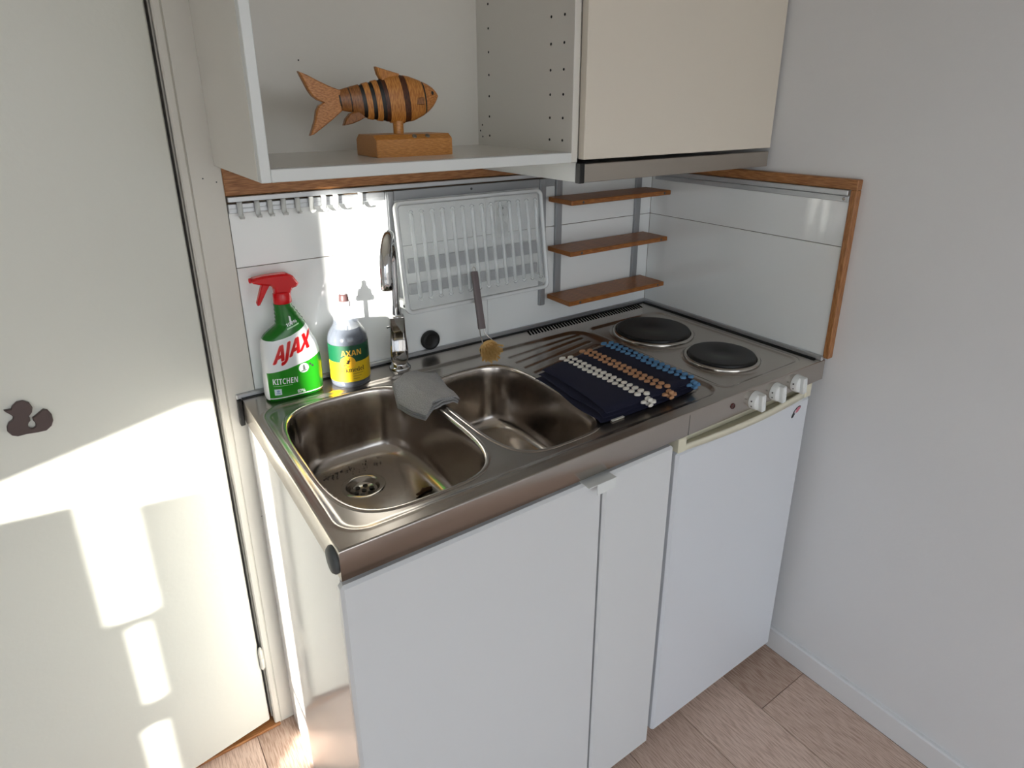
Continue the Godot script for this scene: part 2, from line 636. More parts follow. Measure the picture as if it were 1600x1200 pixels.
func door() -> void:
	org = Vector3.ZERO
	# casing between the door and the kitchenette, and the jamb behind it
	var m := mb()
	m.b2(-0.027, 0.0295, 0.0, 2.1, -0.006, 0.003, 0.0015)
	m.b2(-0.043, -0.027, 0.0, 2.1, -0.02, 0.006, 0.003)
	m.b2(-0.0455, -0.03, 0.0, 2.05, -0.16, -0.02, 0.0)
	m.b2(-0.9, -0.027, 2.05, 2.12, -0.006, 0.006, 0.003)
	var tr := structure("trim_1", m, M.casing_paint)
	for p in [[-0.0055, 1.383], [0.0175, 1.375], [0.004, 0.62], [0.006, 0.305]]:
		m = mb()
		m.lathe(Vector3(p[0], p[1], 0.0028), [Vector2(0.0014, 0), Vector2(0.0014, 0.0006)], 10, true, true, Vector3(0, 0, 1))
		part("nail_hole", m, M.grey_rubber, tr)
	m = mb()
	m.b2(-0.9, -0.0455, 0.0, 2.05, -0.3, -0.16, 0.0)
	structure("wall_behind_door", m, M.wall_paint)
	m = mb()
	m.b2(-0.9, -0.03, 0.0, 0.008, -0.15, 0.012, 0.002)
	structure("threshold_trim", m, M.oak_trim)
	# the leaf stands slightly ajar, hinged beside the kitchenette
	var leaf := MeshInstance3D.new()
	m = mb()
	m.b2(-0.85, -0.003, 0.021, 2.03, -0.04, 0.0, 0.003)
	leaf.mesh = m.done()
	leaf.mesh.surface_set_material(0, M.door_paint)
	leaf.name = "door_1"
	leaf.set_meta("kind", "structure")
	add_child(leaf)
	leaf.position = Vector3(-0.049, 0, 0.0)
	leaf.rotation.y = deg_to_rad(9.0)
	m = mb()
	m.lathe(Vector3(0.0, 0.195, 0.004), [Vector2(0.0045, 0), Vector2(0.0055, 0.003), Vector2(0.0055, 0.033), Vector2(0.0048, 0.034), Vector2(0.0055, 0.035), Vector2(0.0055, 0.056), Vector2(0.0035, 0.06), Vector2(0.004, 0.063), Vector2(0.002, 0.066)], 16)
	part("hinge", m, M.casing_paint, leaf)
	# duck-shaped hook on the leaf
	org = Vector3.ZERO
	var duck := [[0.335, 1.0263], [0.3251, 1.0249], [0.323, 1.0297], [0.3156, 1.0352], [0.3068, 1.0348], [0.2992, 1.0281], [0.2966, 1.0184], [0.2991, 1.01], [0.305, 1.0038], [0.3038, 1.0011], [0.3042, 0.9954], [0.3072, 0.9931], [0.3091, 0.9892], [0.309, 0.9844], [0.3067, 0.9809], [0.303, 0.98], [0.2998, 0.9825], [0.2986, 0.9868], [0.2992, 0.9912], [0.3007, 0.9941], [0.3004, 0.9999], [0.2972, 1.001], [0.2901, 1.0057], [0.283, 1.01], [0.2773, 1.007], [0.2732, 0.9965], [0.2732, 0.9848], [0.2774, 0.9757], [0.2865, 0.9695], [0.2988, 0.9705], [0.3137, 0.973], [0.3264, 0.9733], [0.3337, 0.9777], [0.3383, 0.9872], [0.3374, 0.9951], [0.3336, 1.0019], [0.327, 1.0056], [0.3253, 1.0101], [0.3272, 1.0149], [0.333, 1.0221]]
	var turn := Basis(Vector3.UP, deg_to_rad(9.0))
	var base := Vector3(-0.049, 0, 0) + turn * Vector3(-0.305, 1.0, 0.0)
	m = mb()
	m.extrude(duck.map(func(q): return Vector2(-q[0] + 0.305, q[1] - 1.0)), 0.0, 0.007, 0.0012)
	org = base
	var d := solo("duck_hook", m, M.duck_metal, "dark brown metal duck silhouette fixed to the white door", "hook")
	d.rotation.y = deg_to_rad(9.0)


func splash() -> void:
	org = Vector3.ZERO
	# glossy white boards behind the worktop, with fine joints
	var m := mb()
	m.b2(0.03, 1.234, 0.86, 1.35, -0.0075, -0.0045, 0.0)
	m.b2(1.2215, 1.2345, 0.93, 1.35, -0.0045, 0.6, 0.0)
	var back := structure("wall_splash", m, M.chipboard)
	for r in [[0.031, 0.6285, 0.87, 1.2006], [0.6297, 1.217, 0.87, 1.2006], [0.031, 0.6285, 1.2021, 1.33], [0.6297, 1.217, 1.2021, 1.33]]:
		m = mb()
		m.b2(r[0], r[1], r[2], r[3], -0.0045, 0.0, 0.0006)
		part("panel", m, M.splash_white, back)
	for r in [[0.87, 1.2006], [1.2021, 1.33]]:
		m = mb()
		m.b2(1.217, 1.2215, r[0], r[1], 0.0006, 0.597, 0.0006)
		part("panel", m, M.splash_white, back)
	# oak strips
	m = mb()
	m.b2(0.0295, 1.217, 1.3465, 1.402, -0.006, 0.004, 0.0015)
	structure("trim_2", m, M.oak_trim)
	m = mb()
	m.b2(1.2135, 1.234, 1.331, 1.354, 0.004, 0.611, 0.0015)
	structure("trim_3", m, M.oak_trim_side)
	m = mb()
	m.b2(1.2135, 1.234, 0.928, 1.331, 0.597, 0.611, 0.0015)
	structure("trim_4", m, M.oak_trim_upright)
	# aluminium rail on the side panel
	org = Vector3(1.217, 1.318, 0.3)
	var rail := thing("wall_rail", "aluminium rail along the top of the side splash panel", "rail", org)
	m = mb()
	m.b2(1.205, 1.217, 1.319, 1.3305, 0.015, 0.596, 0.001)
	part("top_lip", m, M.aluminium, rail)
	m = mb()
	m.b2(1.213, 1.217, 1.304, 1.317, 0.015, 0.596, 0.0008)
	part("channel", m, M.aluminium, rail)
	m = mb()
	m.lathe(Vector3(1.213, 1.3105, 0.585), [Vector2(0.0035, 0), Vector2(0.003, 0.0018), Vector2(0.001, 0.002)], 12, true, true, Vector3(-1, 0, 0))
	part("screw", m, M.steel_trim, rail)
	# upright aluminium strips either side of the dish tray
	for q in [[0.36, "aluminium upright strip on the splash panel behind the tap"], [0.7935, "aluminium upright strip between the dish tray and the wooden shelves"]]:
		org = Vector3(q[0] + 0.01, 1.0, 0.0)
		m = mb()
		m.b2(q[0], q[0] + 0.0195, 0.985, 1.331, 0.0, 0.008, 0.001)
		m.b2(q[0] + 0.004, q[0] + 0.0155, 0.985, 1.331, 0.007, 0.0095, 0.0008)
		solo("wall_strip", m, M.aluminium_matt, q[1], "strip")
	# socket behind the tray
	org = Vector3(0.672, 1.19, 0.0)
	var so := thing("wall_socket", "white double power socket seen through the clear dish tray", "socket", org)
	m = mb()
	m.b2(0.652, 0.692, 1.19, 1.285, 0.0, 0.008, 0.002)
	part("plate", m, M.white_plastic, so)
	for y in [1.217, 1.258]:
		m = mb()
		m.lathe(Vector3(0.672, y, 0.008), [Vector2(0.0175, 0.0), Vector2(0.0175, 0.002), Vector2(0.0155, 0.002), Vector2(0.0145, 0.0005)], 24, false, true, Vector3(0, 0, 1))
		var ring := part("outlet", m, M.hook_plastic, so)
		for s in [-1, 1]:
			m = mb()
			m.lathe(Vector3(0.672, y + 0.0085 * s, 0.0084), [Vector2(0.0038, 0), Vector2(0.0038, 0.0012)], 12, true, true, Vector3(0, 0, 1))
			part("pin_hole", m, M.black_plastic, ring)
	# round black stopper on the wall
	org = Vector3(0.4535, 0.957, 0.0)
	m = mb()
	m.lathe(org, [Vector2(0.023, 0.0), Vector2(0.0245, 0.003), Vector2(0.0245, 0.012), Vector2(0.022, 0.0155), Vector2(0.016, 0.0155), Vector2(0.0145, 0.014), Vector2(0.001, 0.014)], 32, true, true, Vector3(0, 0, 1))
	solo("sink_stopper", m, M.black_rubber, "round black rubber stopper on the white panel beside the tap", "stopper")


func base_units() -> void:
	var m: MB
	# cupboard under the sink
	org = Vector3(0.35, 0.0, 0.3)
	var c := thing("sink_cupboard", "white two-door cupboard under the double sink", "cupboard", org)
	m = mb()
	m.b2(0.004, 0.02, 0.0, 0.868, 0.006, 0.575, 0.001)
	part("side_panel", m, M.side_gloss, c)
	m = mb()
	m.b2(0.69, 0.702, 0.0, 0.868, 0.006, 0.57, 0.001)
	part("inner_panel", m, M.front_white, c)
	m = mb()
	m.b2(0.02, 0.69, 0.1, 0.116, 0.006, 0.57, 0.001)
	part("bottom_panel", m, M.front_white, c)
	m = mb()
	m.b2(0.02, 0.69, 0.0, 0.1, 0.5, 0.515, 0.001)
	part("plinth", m, M.front_white, c)
	m = mb()
	m.b2(0.02, 0.69, 0.835, 0.868, 0.55, 0.57, 0.001)
	part("top_rail", m, M.aluminium_matt, c)
	m = mb()
	m.b2(-0.002, 0.5025, 0.032, 0.857, 0.577, 0.597, 0.005)
	var d := part("door", m, M.front_white, c)
	m = mb()   # folded pull at the top corner of the wide door
	m.b2(0.452, 0.519, 0.8585, 0.8605, 0.58, 0.616, 0.0006)
	m.b2(0.472, 0.519, 0.838, 0.8605, 0.6145, 0.6165, 0.0006)
	part("pull", m, M.white_plastic, d)
	m = mb()
	m.b2(0.508, 0.697, 0.032, 0.857, 0.577, 0.597, 0.005)
	part("door", m, M.front_white, c)
	# refrigerator under the hob
	org = Vector3(0.95, 0.0, 0.3)
	var f := thing("under_counter_fridge", "white fridge under the hotplates with a cream grip strip", "fridge", org)
	m = mb()
	m.b2(0.712, 1.188, 0.03, 0.862, 0.03, 0.542, 0.003)
	part("body", m, M.fridge_white, f)
	m = mb()
	m.b2(0.711, 1.189, 0.05, 0.832, 0.55, 0.596, 0.006)
	d = part("door", m, M.fridge_white, f)
	m = mb()
	m.b2(0.716, 1.184, 0.055, 0.86, 0.541, 0.551, 0.001)
	part("seal", m, M.grey_rubber, f)
	m = mb()   # grip strip: end blocks and a bowed lip
	m.b2(0.711, 0.735, 0.832, 0.866, 0.552, 0.597, 0.002)
	m.b2(1.165, 1.189, 0.832, 0.868, 0.552, 0.597, 0.002)
	var rings := []
	for i in 25:
		var t := i / 24.0
		var x := lerpf(0.734, 1.166, t)
		var z := 0.596 + 0.012 * sin(PI * t)
		var y := 0.847 + 0.007 * t
		rings.append([Vector3(x, 0.832, z - 0.002), Vector3(x, y, z + 0.001), Vector3(x, y + 0.001, z - 0.002), Vector3(x, 0.842, z - 0.012), Vector3(x, 0.838, 0.558), Vector3(x, 0.832, 0.556)])
	m.loft(rings)
	m.b2(0.734, 1.166, 0.834, 0.869, 0.555, 0.578, 0.001)
	part("grip_strip", m, M.cream_plastic, f)
	var im := Image.create(96, 64, false, Image.FORMAT_RGBA8)
	im.fill(Color(0.09, 0.07, 0.1))
	fill_poly(im, [Vector2(18, 30), Vector2(60, 4), Vector2(92, 6), Vector2(90, 26), Vector2(56, 42)], Color(0.75, 0.42, 0.48))
	fill_poly(im, [Vector2(4, 60), Vector2(30, 38), Vector2(40, 44), Vector2(20, 60)], Color(0.1, 0.1, 0.14))
	print_text(im, "G", Vector2(26, 44), Vector2(44, 44), Vector2(26, 20), Vector2(44, 20), Color(0.85, 0.85, 0.88))
	var bm := label_material("badge_print", im, 0.25)
	m = mb()
	m.uvf = func(p): return Vector2((p.x - 1.119) / 0.033, (0.818 - p.y) / 0.026)
	m.extrude([Vector2(1.119, 0.792), Vector2(1.124, 0.7925), Vector2(1.13, 0.8), Vector2(1.142, 0.8035), Vector2(1.151, 0.811), Vector2(1.152, 0.8165), Vector2(1.147, 0.818), Vector2(1.136, 0.8155), Vector2(1.126, 0.808), Vector2(1.1195, 0.797)], 0.596, 0.5975)
	part("badge", m, bm, f, "small slanted oval maker's badge")


# height of the pressed steel sheet over the rim
func rounded(x: float, z: float, x0: float, x1: float, z0: float, z1: float, r: float) -> float:
	var d := Vector2(absf(x - (x0 + x1) * 0.5) - (x1 - x0) * 0.5 + r, absf(z - (z0 + z1) * 0.5) - (z1 - z0) * 0.5 + r)
	return Vector2(maxf(d.x, 0), maxf(d.y, 0)).length() + minf(maxf(d.x, d.y), 0.0) - r


func along(x: float, z: float, a: Vector2, b: Vector2) -> float:
	var p := Vector2(x, z)
	return p.distance_to(Geometry2D.get_closest_point_to_segment(p, a, b))


const GROOVES := [[0.605, 0.139, 0.85, 0.113], [0.602, 0.176, 0.84, 0.137], [0.602, 0.213, 0.84, 0.168], [0.604, 0.25, 0.84, 0.2], [0.606, 0.288, 0.84, 0.232], [0.608, 0.326, 0.84, 0.28], [0.61, 0.364, 0.84, 0.33], [0.61, 0.402, 0.84, 0.38], [0.61, 0.44, 0.84, 0.43], [0.605, 0.48, 0.84, 0.48], [0.6, 0.52, 0.84, 0.525]]


func sheet(x: float, z: float) -> float:
	var h := 0.0
	var s := rounded(x, z, 0.02, 0.873, 0.088, 0.57, 0.045)
	h -= 0.0045 * smoothed(0.004, -0.01, s)
	h += 0.0009 * (1.0 - smoothed(0.0, 0.006, absf(s - 0.004)))
	if s < 0.0 and x > 0.59:
		for g in GROOVES:
			var d := along(x, z, Vector2(g[0], g[1]), Vector2(g[2], g[3]))
			if d < 0.009:
				h -= 0.0025 * smoothed(0.007, 0.001, d)
	var q := rounded(x, z, 0.889, 1.172, 0.1, 0.567, 0.03)
	h -= 0.003 * smoothed(0.0, -0.006, q)
	h += 0.0016 * (1.0 - smoothed(0.0, 0.006, absf(q - 0.005)))
	for b in [[1.022, 0.223, 0.112], [1.026, 0.447, 0.092]]:
		var r := Vector2(x - b[0], z - b[1]).length()
		h += 0.003 * smoothed(b[2] + 0.006, b[2] - 0.002, r)
	return h


func outline(c: Vector2, a: Vector2, inset: float, y: float, n := 72) -> Array:
	var r := []
	for k in n:
		var t := TAU * k / n
		var u := Vector2(signf(cos(t)) * pow(absf(cos(t)), 0.55), signf(sin(t)) * pow(absf(sin(t)), 0.55))
		r.append(Vector3(c.x + u.x * (a.x - inset), y, c.y + u.y * (a.y - inset)))
	return r


const BOWL_A := [0.181, 0.326, 0.147, 0.2195]
const BOWL_B := [0.466, 0.343, 0.1195, 0.1975]


func in_bowl(x: float, z: float, b: Array) -> bool:
	var u := Vector2((x - b[0]) / (b[2] - 0.001), (z - b[1]) / (b[3] - 0.001))
	return pow(absf(u.x), 3.636) + pow(absf(u.y), 3.636) < 1.0


func bowl(b: Array, drain: Vector2, parent: Node, dr: float) -> MeshInstance3D:
	var m := mb()
	var c := Vector2(b[0], b[1])
	var a := Vector2(b[2], b[3])
	var y := H - 0.0045
	var rings := []
	for q in [[-0.007, 0.0002], [-0.006, 0.0012], [-0.002, 0.0015], [0.0005, 0.0008], [0.0025, -0.0015], [0.004, -0.006], [0.0065, -0.03], [0.011, -0.08], [0.0155, -0.115], [0.02, -0.13], [0.027, -0.141], [0.037, -0.1475], [0.05, -0.1505]]:
		rings.append(outline(c, a, q[0], y + q[1]))
	var inner: Array = rings[rings.size() - 1]
	for k in range(1, 6):
		var t := k / 5.0
		var r := []
		for i in inner.size():
			var p: Vector3 = inner[i]
			var dirv := Vector2(p.x, p.z) - drain
			var e := drain + dirv.normalized() * dr
			var e2 := Vector2(p.x, p.z).lerp(e, t)
			r.append(Vector3(e2.x, y - 0.1505 - 0.0035 * t, e2.y))
		rings.append(r)
	m.loft(rings, false, false, true, -1)
	return part("sink_bowl", m, M.steel_bowl, parent)


func worktop() -> void:
	org = Vector3(0.6, 0.87, 0.3)
	var w := thing("steel_worktop", "stainless steel worktop with double sink, drainer and two hotplates", "worktop", org)
	# pressed sheet
	var m := mb()
	var st := m.st
	st.set_smooth_group(0)
	var dx := 0.003
	var x0 := 0.003
	var x1 := 1.214
	var z0 := 0.002
	var z1 := 0.5965
	var nx := int((x1 - x0) / dx)
	var nz := int((z1 - z0) / dx)
	var verts := PackedVector3Array()
	var norms := PackedVector3Array()
	var uvs := PackedVector2Array()
	var index := PackedInt32Array()
	for j in nz + 1:
		for i in nx + 1:
			var x := lerpf(x0, x1, float(i) / nx)
			var z := lerpf(z0, z1, float(j) / nz)
			verts.append(Vector3(x, H + sheet(x, z), z) - org)
			uvs.append(Vector2(z, x))
	var row := nx + 1
	for j in nz + 1:
		for i in nx + 1:
			var a := verts[j * row + maxi(i - 1, 0)]
			var b := verts[j * row + mini(i + 1, nx)]
			var c := verts[maxi(j - 1, 0) * row + i]
			var d := verts[mini(j + 1, nz) * row + i]
			norms.append((d - c).cross(b - a).normalized())
	for j in nz:
		for i in nx:
			var x := lerpf(x0, x1, (i + 0.5) / nx)
			var z := lerpf(z0, z1, (j + 0.5) / nz)
			if in_bowl(x, z, BOWL_A) or in_bowl(x, z, BOWL_B):
				continue
			var k := j * row + i
			index.append_array([k, k + 1, k + row, k + 1, k + row + 1, k + row])
	var arrays := []
	arrays.resize(Mesh.ARRAY_MAX)
	arrays[Mesh.ARRAY_VERTEX] = verts
	arrays[Mesh.ARRAY_NORMAL] = norms
	arrays[Mesh.ARRAY_TEX_UV] = uvs
	arrays[Mesh.ARRAY_INDEX] = index
	var am := ArrayMesh.new()
	am.add_surface_from_arrays(Mesh.PRIMITIVE_TRIANGLES, arrays)
	am.surface_set_material(0, M.steel_top)
	var top := MeshInstance3D.new()
	top.name = "top_sheet"
	top.mesh = am
	w.add_child(top)
	# folded edge on the free sides
	m = mb()
	var rings := []
	for p in [Vector3(0.0, 0, 0.004), Vector3(0.0, 0, 0.6), Vector3(1.224, 0, 0.6)]:
		var out := Vector3(-1, 0, 0) if p.z < 0.1 else (Vector3(-1, 0, 1) if p.x < 0.1 else Vector3(0, 0, 1))
		var r := []
		for q in [[-0.0034, 0.0], [-0.0016, -0.0005], [-0.0004, -0.0016], [0.0, -0.0034], [0.0, -0.051], [-0.002, -0.053], [-0.012, -0.053]]:
			r.append(p + Vector3(0, H + q[1], 0) + out * q[0])
		rings.append(r)
	for i in 2:   # each side on its own so that the corner stays crisp
		m.loft([rings[i], rings[i + 1]], false, false, false, -1)
	part("apron", m, M.steel_apron, w)
	m = mb()
	m.b2(0.7325, 0.7333, 0.871, 0.917, 0.5995, 0.6003, 0.0)
	part("apron_joint", m, M.grey_rubber, w)
	# plastic caps at the ends of the free side
	m = mb()
	m.lathe(Vector3(0.001, 0.892, 0.573), [Vector2(0.0215, 0.0), Vector2(0.0215, 0.004), Vector2(0.018, 0.008), Vector2(0.004, 0.009)], 24, true, true, Vector3(-1, 0, 0))
	part("end_cap", m, M.grey_rubber, w, "worn dark grey end cap")
	m = mb()
	m.b2(-0.01, -0.001, 0.862, 0.921, 0.004, 0.016, 0.001)
	part("wall_bracket", m, M.black_plastic, w)
	# strip along the walls with its dark seal
	m = mb()
	m.b2(-0.01, 1.217, 0.921, 0.933, 0.0005, 0.0095, 0.002)
	m.b2(1.2065, 1.2165, 0.921, 0.933, 0.0095, 0.6, 0.002)
	part("wall_strip", m, M.aluminium, w)
	m = mb()
	m.b2(0.0, 1.206, 0.9215, 0.9245, 0.0095, 0.0145, 0.0)
	m.b2(1.199, 1.2065, 0.9215, 0.9245, 0.0145, 0.585, 0.0)
	part("seal", m, M.black_rubber, w)
	# vent slots behind the hob
	m = mb()
	for k in 42:
		var x := 0.742 + k * 0.01035
		var p := Vector3(x, H + 0.0006, 0.032)
		m.L = Transform3D(Basis(Vector3.UP, -0.35), p)
		m.box(Vector3.ZERO, Vector3(0.0047, 0.0012, 0.03), 0.0003)
	var vents := part("vent_slots", m, M.slot_dark, w)
	vents.set_meta("kind", "stuff")
	# bowls
	var ba := bowl(BOWL_A, Vector2(0.171, 0.232), w, 0.043)
	bowl(BOWL_B, Vector2(0.46, 0.33), w, 0.043)
	# strainer
	var c := Vector3(0.171, H - 0.0045 - 0.154, 0.232)
	m = mb()
	m.lathe(c, [Vector2(0.046, 0.0), Vector2(0.043, 0.0018), Vector2(0.036, 0.001), Vector2(0.031, -0.002), Vector2(0.029, -0.01), Vector2(0.027, -0.0125), Vector2(0.0005, -0.011)], 40, false, false, Vector3.UP, 1)
	var dr := part("strainer", m, M.steel_trim, ba)
	for k in 7:
		var p := c + Vector3(0, -0.0123, 0)
		if k > 0:
			p += Vector3(cos(TAU * k / 6), 0, sin(TAU * k / 6)) * 0.0165
		m = mb()
		m.lathe(p, [Vector2(0.0052, 0.0), Vector2(0.0052, 0.0022)], 16, false, true)
		part("strainer_hole", m, M.black_rubber, ba)
	dr.set_meta("label", "round steel drain strainer")
	# second bowl's strainer, hidden by the rim from here
	c = Vector3(0.46, H - 0.0045 - 0.154, 0.33)
	m = mb()
	m.lathe(c, [Vector2(0.046, 0.0), Vector2(0.043, 0.0018), Vector2(0.036, 0.001), Vector2(0.031, -0.002), Vector2(0.029, -0.01), Vector2(0.027, -0.0125), Vector2(0.0005, -0.011)], 40, false, false, Vector3.UP, 1)
	part("strainer", m, M.steel_trim, w)
	# hotplates
	for b in [[1.022, 0.223, 0.0985], [1.026, 0.447, 0.0805]]:
		var p := Vector3(b[0], H, b[1])
		var r: float = b[2]
		m = mb()
		m.lathe(p, [Vector2(r + 0.011, 0.0), Vector2(r + 0.011, 0.004), Vector2(r + 0.008, 0.007), Vector2(r + 0.004, 0.0075), Vector2(r + 0.0015, 0.006), Vector2(r + 0.001, 0.002)], 72, false, false, Vector3.UP, 1)
		var ring := part("hotplate_ring", m, M.steel_trim, w)
		m = mb()
		m.lathe(p, [Vector2(r, 0.002), Vector2(r, 0.0105), Vector2(r - 0.0015, 0.0125), Vector2(r - 0.006, 0.0128), Vector2(r * 0.32, 0.0124), Vector2(r * 0.27, 0.0112), Vector2(0.0005, 0.0112)], 72, true, true)
		part("hotplate", m, M.hotplate, ring)
	# knobs and pilot lamp
	for x in [0.948, 1.0245, 1.106]:
		var p := Vector3(x, 0.8915, 0.6002)
		m = mb()
		m.lathe(p, [Vector2(0.0215, 0.0), Vector2(0.0215, 0.003), Vector2(0.02, 0.013), Vector2(0.0185, 0.0155), Vector2(0.0005, 0.0165)], 32, true, true, Vector3(0, 0, 1))
		var kn := part("knob", m, M.white_plastic, w)
		m = mb()
		m.L = Transform3D(Basis(Vector3(0, 0, 1), 0.12), p)
		m.extrude([Vector2(-0.0062, -0.02), Vector2(0.0062, -0.02), Vector2(0.0075, 0.0), Vector2(0.0062, 0.02), Vector2(-0.0062, 0.02), Vector2(-0.0075, 0.0)], 0.01, 0.026, 0.002)
		part("grip", m, M.white_plastic, kn)
		m = mb()
		for q in [[-0.0205, 0.004], [-0.0185, -0.008]]:
			m.box(p + Vector3(q[0], q[1], 0.007), Vector3(0.0025, 0.0032, 0.003), 0.0004)
		part("mark", m, M.black_plastic, kn)
	m = mb()
	m.lathe(Vector3(0.8717, 0.8975, 0.6), [Vector2(0.0068, 0.0), Vector2(0.0062, 0.0022), Vector2(0.005, 0.0022), Vector2(0.0042, 0.0012), Vector2(0.0005, 0.0022)], 24, true, true, Vector3(0, 0, 1))
	part("pilot_lamp", m, M.lamp_red, w, "small dark red pilot lamp")


func wall_cabinets() -> void:
	# open unit
	org = Vector3(0.3, 1.4055, 0.18)
	var c := thing("open_wall_cabinet", "open white wall cabinet holding the wooden fish", "cabinet", org)
	var m := mb()
	m.b2(0.0175, 0.0325, 1.4055, 2.1, 0.004, 0.34, 0.0008)
	part("side_panel", m, M.carcass_white, c)
	m = mb()
	m.b2(0.0175, 0.0325, 1.4055, 2.1, 0.34, 0.36, 0.001)
	m.b2(0.0325, 0.603, 1.4055, 1.4245, 0.34, 0.36, 0.001)
	part("front_edge", m, M.edge_white, c)
	m = mb()
	m.b2(0.0325, 0.603, 1.4055, 1.4245, 0.004, 0.34, 0.0006)
	part("bottom_panel", m, M.carcass_white, c)
	m = mb()
	m.b2(0.0325, 0.603, 2.084, 2.1, 0.004, 0.36, 0.0006)
	part("top_panel", m, M.carcass_white, c)
	m = mb()
	m.b2(0.0325, 0.603, 1.4245, 2.084, 0.004, 0.014, 0.0)
	part("back_panel", m, M.carcass_white, c)
	m = mb()
	m.lathe(Vector3(0.196, 1.597, 0.014), [Vector2(0.0016, 0), Vector2(0.0016, 0.0004)], 10, true, true, Vector3(0, 0, 1))
	part("nail_hole", m, M.dark_gap, c)
	m = mb()
	m.b2(0.603, 0.618, 1.4055, 2.1, 0.004, 0.36, 0.001)
	var div := part("divider", m, M.carcass_white, c)
	for y in [1.4465, 1.4885, 1.532, 1.577, 1.624, 1.672, 1.72]:
		for z in [0.064, 0.289, 0.33]:
			m = mb()
			m.lathe(Vector3(0.603, y, z), [Vector2(0.0026, 0), Vector2(0.0026, 0.0004)], 12, false, true, Vector3(-1, 0, 0))
			part("peg_hole", m, M.dark_gap, div)
	for q in [[1.4435, 0.034], [1.4565, 0.024], [1.4695, 0.033]]:
		m = mb()
		m.lathe(Vector3(0.603, q[0], q[1]), [Vector2(0.0022, 0), Vector2(0.0022, 0.0004)], 12, false, true, Vector3(-1, 0, 0))
		part("peg_hole", m, M.dark_gap, div)
	# unit with a door
	org = Vector3(0.92, 1.406, 0.18)
	c = thing("wall_cabinet", "closed cream-fronted wall cabinet above the extractor hood", "cabinet", org)
	m = mb()
	m.b2(0.6195, 1.226, 1.4125, 2.1, 0.004, 0.354, 0.001)
	part("carcass", m, M.carcass_white, c)
	m = mb()
	m.b2(0.6215, 1.225, 1.411, 2.1, 0.357, 0.376, 0.0015)
	part("door", m, M.cream_front, c)
	# slim hood below
	org = Vector3(0.92, 1.366, 0.19)
	c = thing("extractor_hood", "slim extractor hood with a steel front strip and black end cap", "hood", org)
	m = mb()
	m.b2(0.618, 1.218, 1.367, 1.39, 0.012, 0.36, 0.001)
	m.b2(0.613, 0.618, 1.367, 1.4045, 0.012, 0.36, 0.001)
	part("body", m, M.edge_white, c)
	m = mb()
	m.b2(0.626, 1.224, 1.3665, 1.4025, 0.361, 0.3735, 0.001)
	part("front_strip", m, M.steel_hood, c)
	m = mb()
	m.b2(0.613, 0.626, 1.3655, 1.404, 0.36, 0.3745, 0.001)
	part("end_cap", m, M.black_plastic, c)


func shelf_rack() -> void:
	org = Vector3(1.0, 1.0, 0.0)
	var r := thing("spice_shelf", "wall rack of three small teak shelves on aluminium uprights", "shelf", org)
	var m: MB
	for x in [0.8465, 1.1455]:
		m = mb()
		m.b2(x, x + 0.0205, 0.995, 1.3305, 0.0, 0.0095, 0.001)
		part("upright", m, M.aluminium_matt, r)
	for y in [1.2835, 1.151, 1.0155]:
		m = mb()
		m.b2(0.818, 1.182, y - 0.0125, y, 0.01, 0.108, 0.0015)
		var s := part("shelf", m, M.teak, r)
		for x in [0.8565, 1.1555]:
			m = mb()
			m.lathe(Vector3(x, y - 0.0062, 0.108), [Vector2(0.0034, 0.0), Vector2(0.003, 0.0008), Vector2(0.0012, 0.0002)], 14, false, true, Vector3(0, 0, 1))
			part("screw", m, M.grey_rubber, s)


func hook_rail() -> void:
	org = Vector3(0.42, 1.31, 0.0)
	var r := thing("hook_rail", "aluminium rail with white plastic hooks under the oak strip", "rail", org)
	var m := mb()
	m.b2(0.031, 1.2, 1.335, 1.3455, 0.0, 0.012, 0.001)
	part("top_lip", m, M.aluminium, r)
	m = mb()
	m.b2(0.031, 0.359, 1.3125, 1.331, 0.0, 0.0055, 0.001)
	m.b2(0.031, 0.359, 1.3205, 1.3225, 0.005, 0.0068, 0.0005)
	part("channel", m, M.aluminium, r)
	m = mb()
	m.b2(0.3805, 0.793, 1.3095, 1.331, 0.0, 0.0055, 0.001)
	part("channel", m, M.aluminium_matt, r)
	m = mb()
	m.b2(0.8135, 0.8455, 1.3095, 1.331, 0.0, 0.0055, 0.001)
	part("channel", m, M.aluminium_matt, r)
	m = mb()
	m.lathe(Vector3(0.585, 1.321, 0.0055), [Vector2(0.003, 0), Vector2(0.0025, 0.0015), Vector2(0.001, 0.001)], 12, true, true, Vector3(0, 0, 1))
	part("screw", m, M.grey_rubber, r)
	for x in [0.0511, 0.0838, 0.1086, 0.1353, 0.1638, 0.1917, 0.2189, 0.2452, 0.2997]:
		m = mb()
		var prof := [[1.3335, 0.0075], [1.3335, 0.0125], [1.312, 0.0125], [1.307, 0.0145], [1.304, 0.019], [1.3045, 0.025], [1.308, 0.0275]]
		var rings := []
		for i in prof.size():
			var a: Array = prof[maxi(i - 1, 0)]
			var b: Array = prof[mini(i + 1, prof.size() - 1)]
			var t := Vector3(0, b[0] - a[0], b[1] - a[1]).normalized()
			var nn := Vector3(0, -t.z, t.y)
			var p := Vector3(x, prof[i][0], prof[i][1])
			var hw := 0.0047 if i < 4 else 0.0038
			rings.append([p + Vector3(-hw, 0, 0) + nn * 0.0014, p + Vector3(hw, 0, 0) + nn * 0.0014, p + Vector3(hw, 0, 0) - nn * 0.0014, p + Vector3(-hw, 0, 0) - nn * 0.0014])
		m.loft(rings)
		part("hook", m, M.hook_plastic, r)


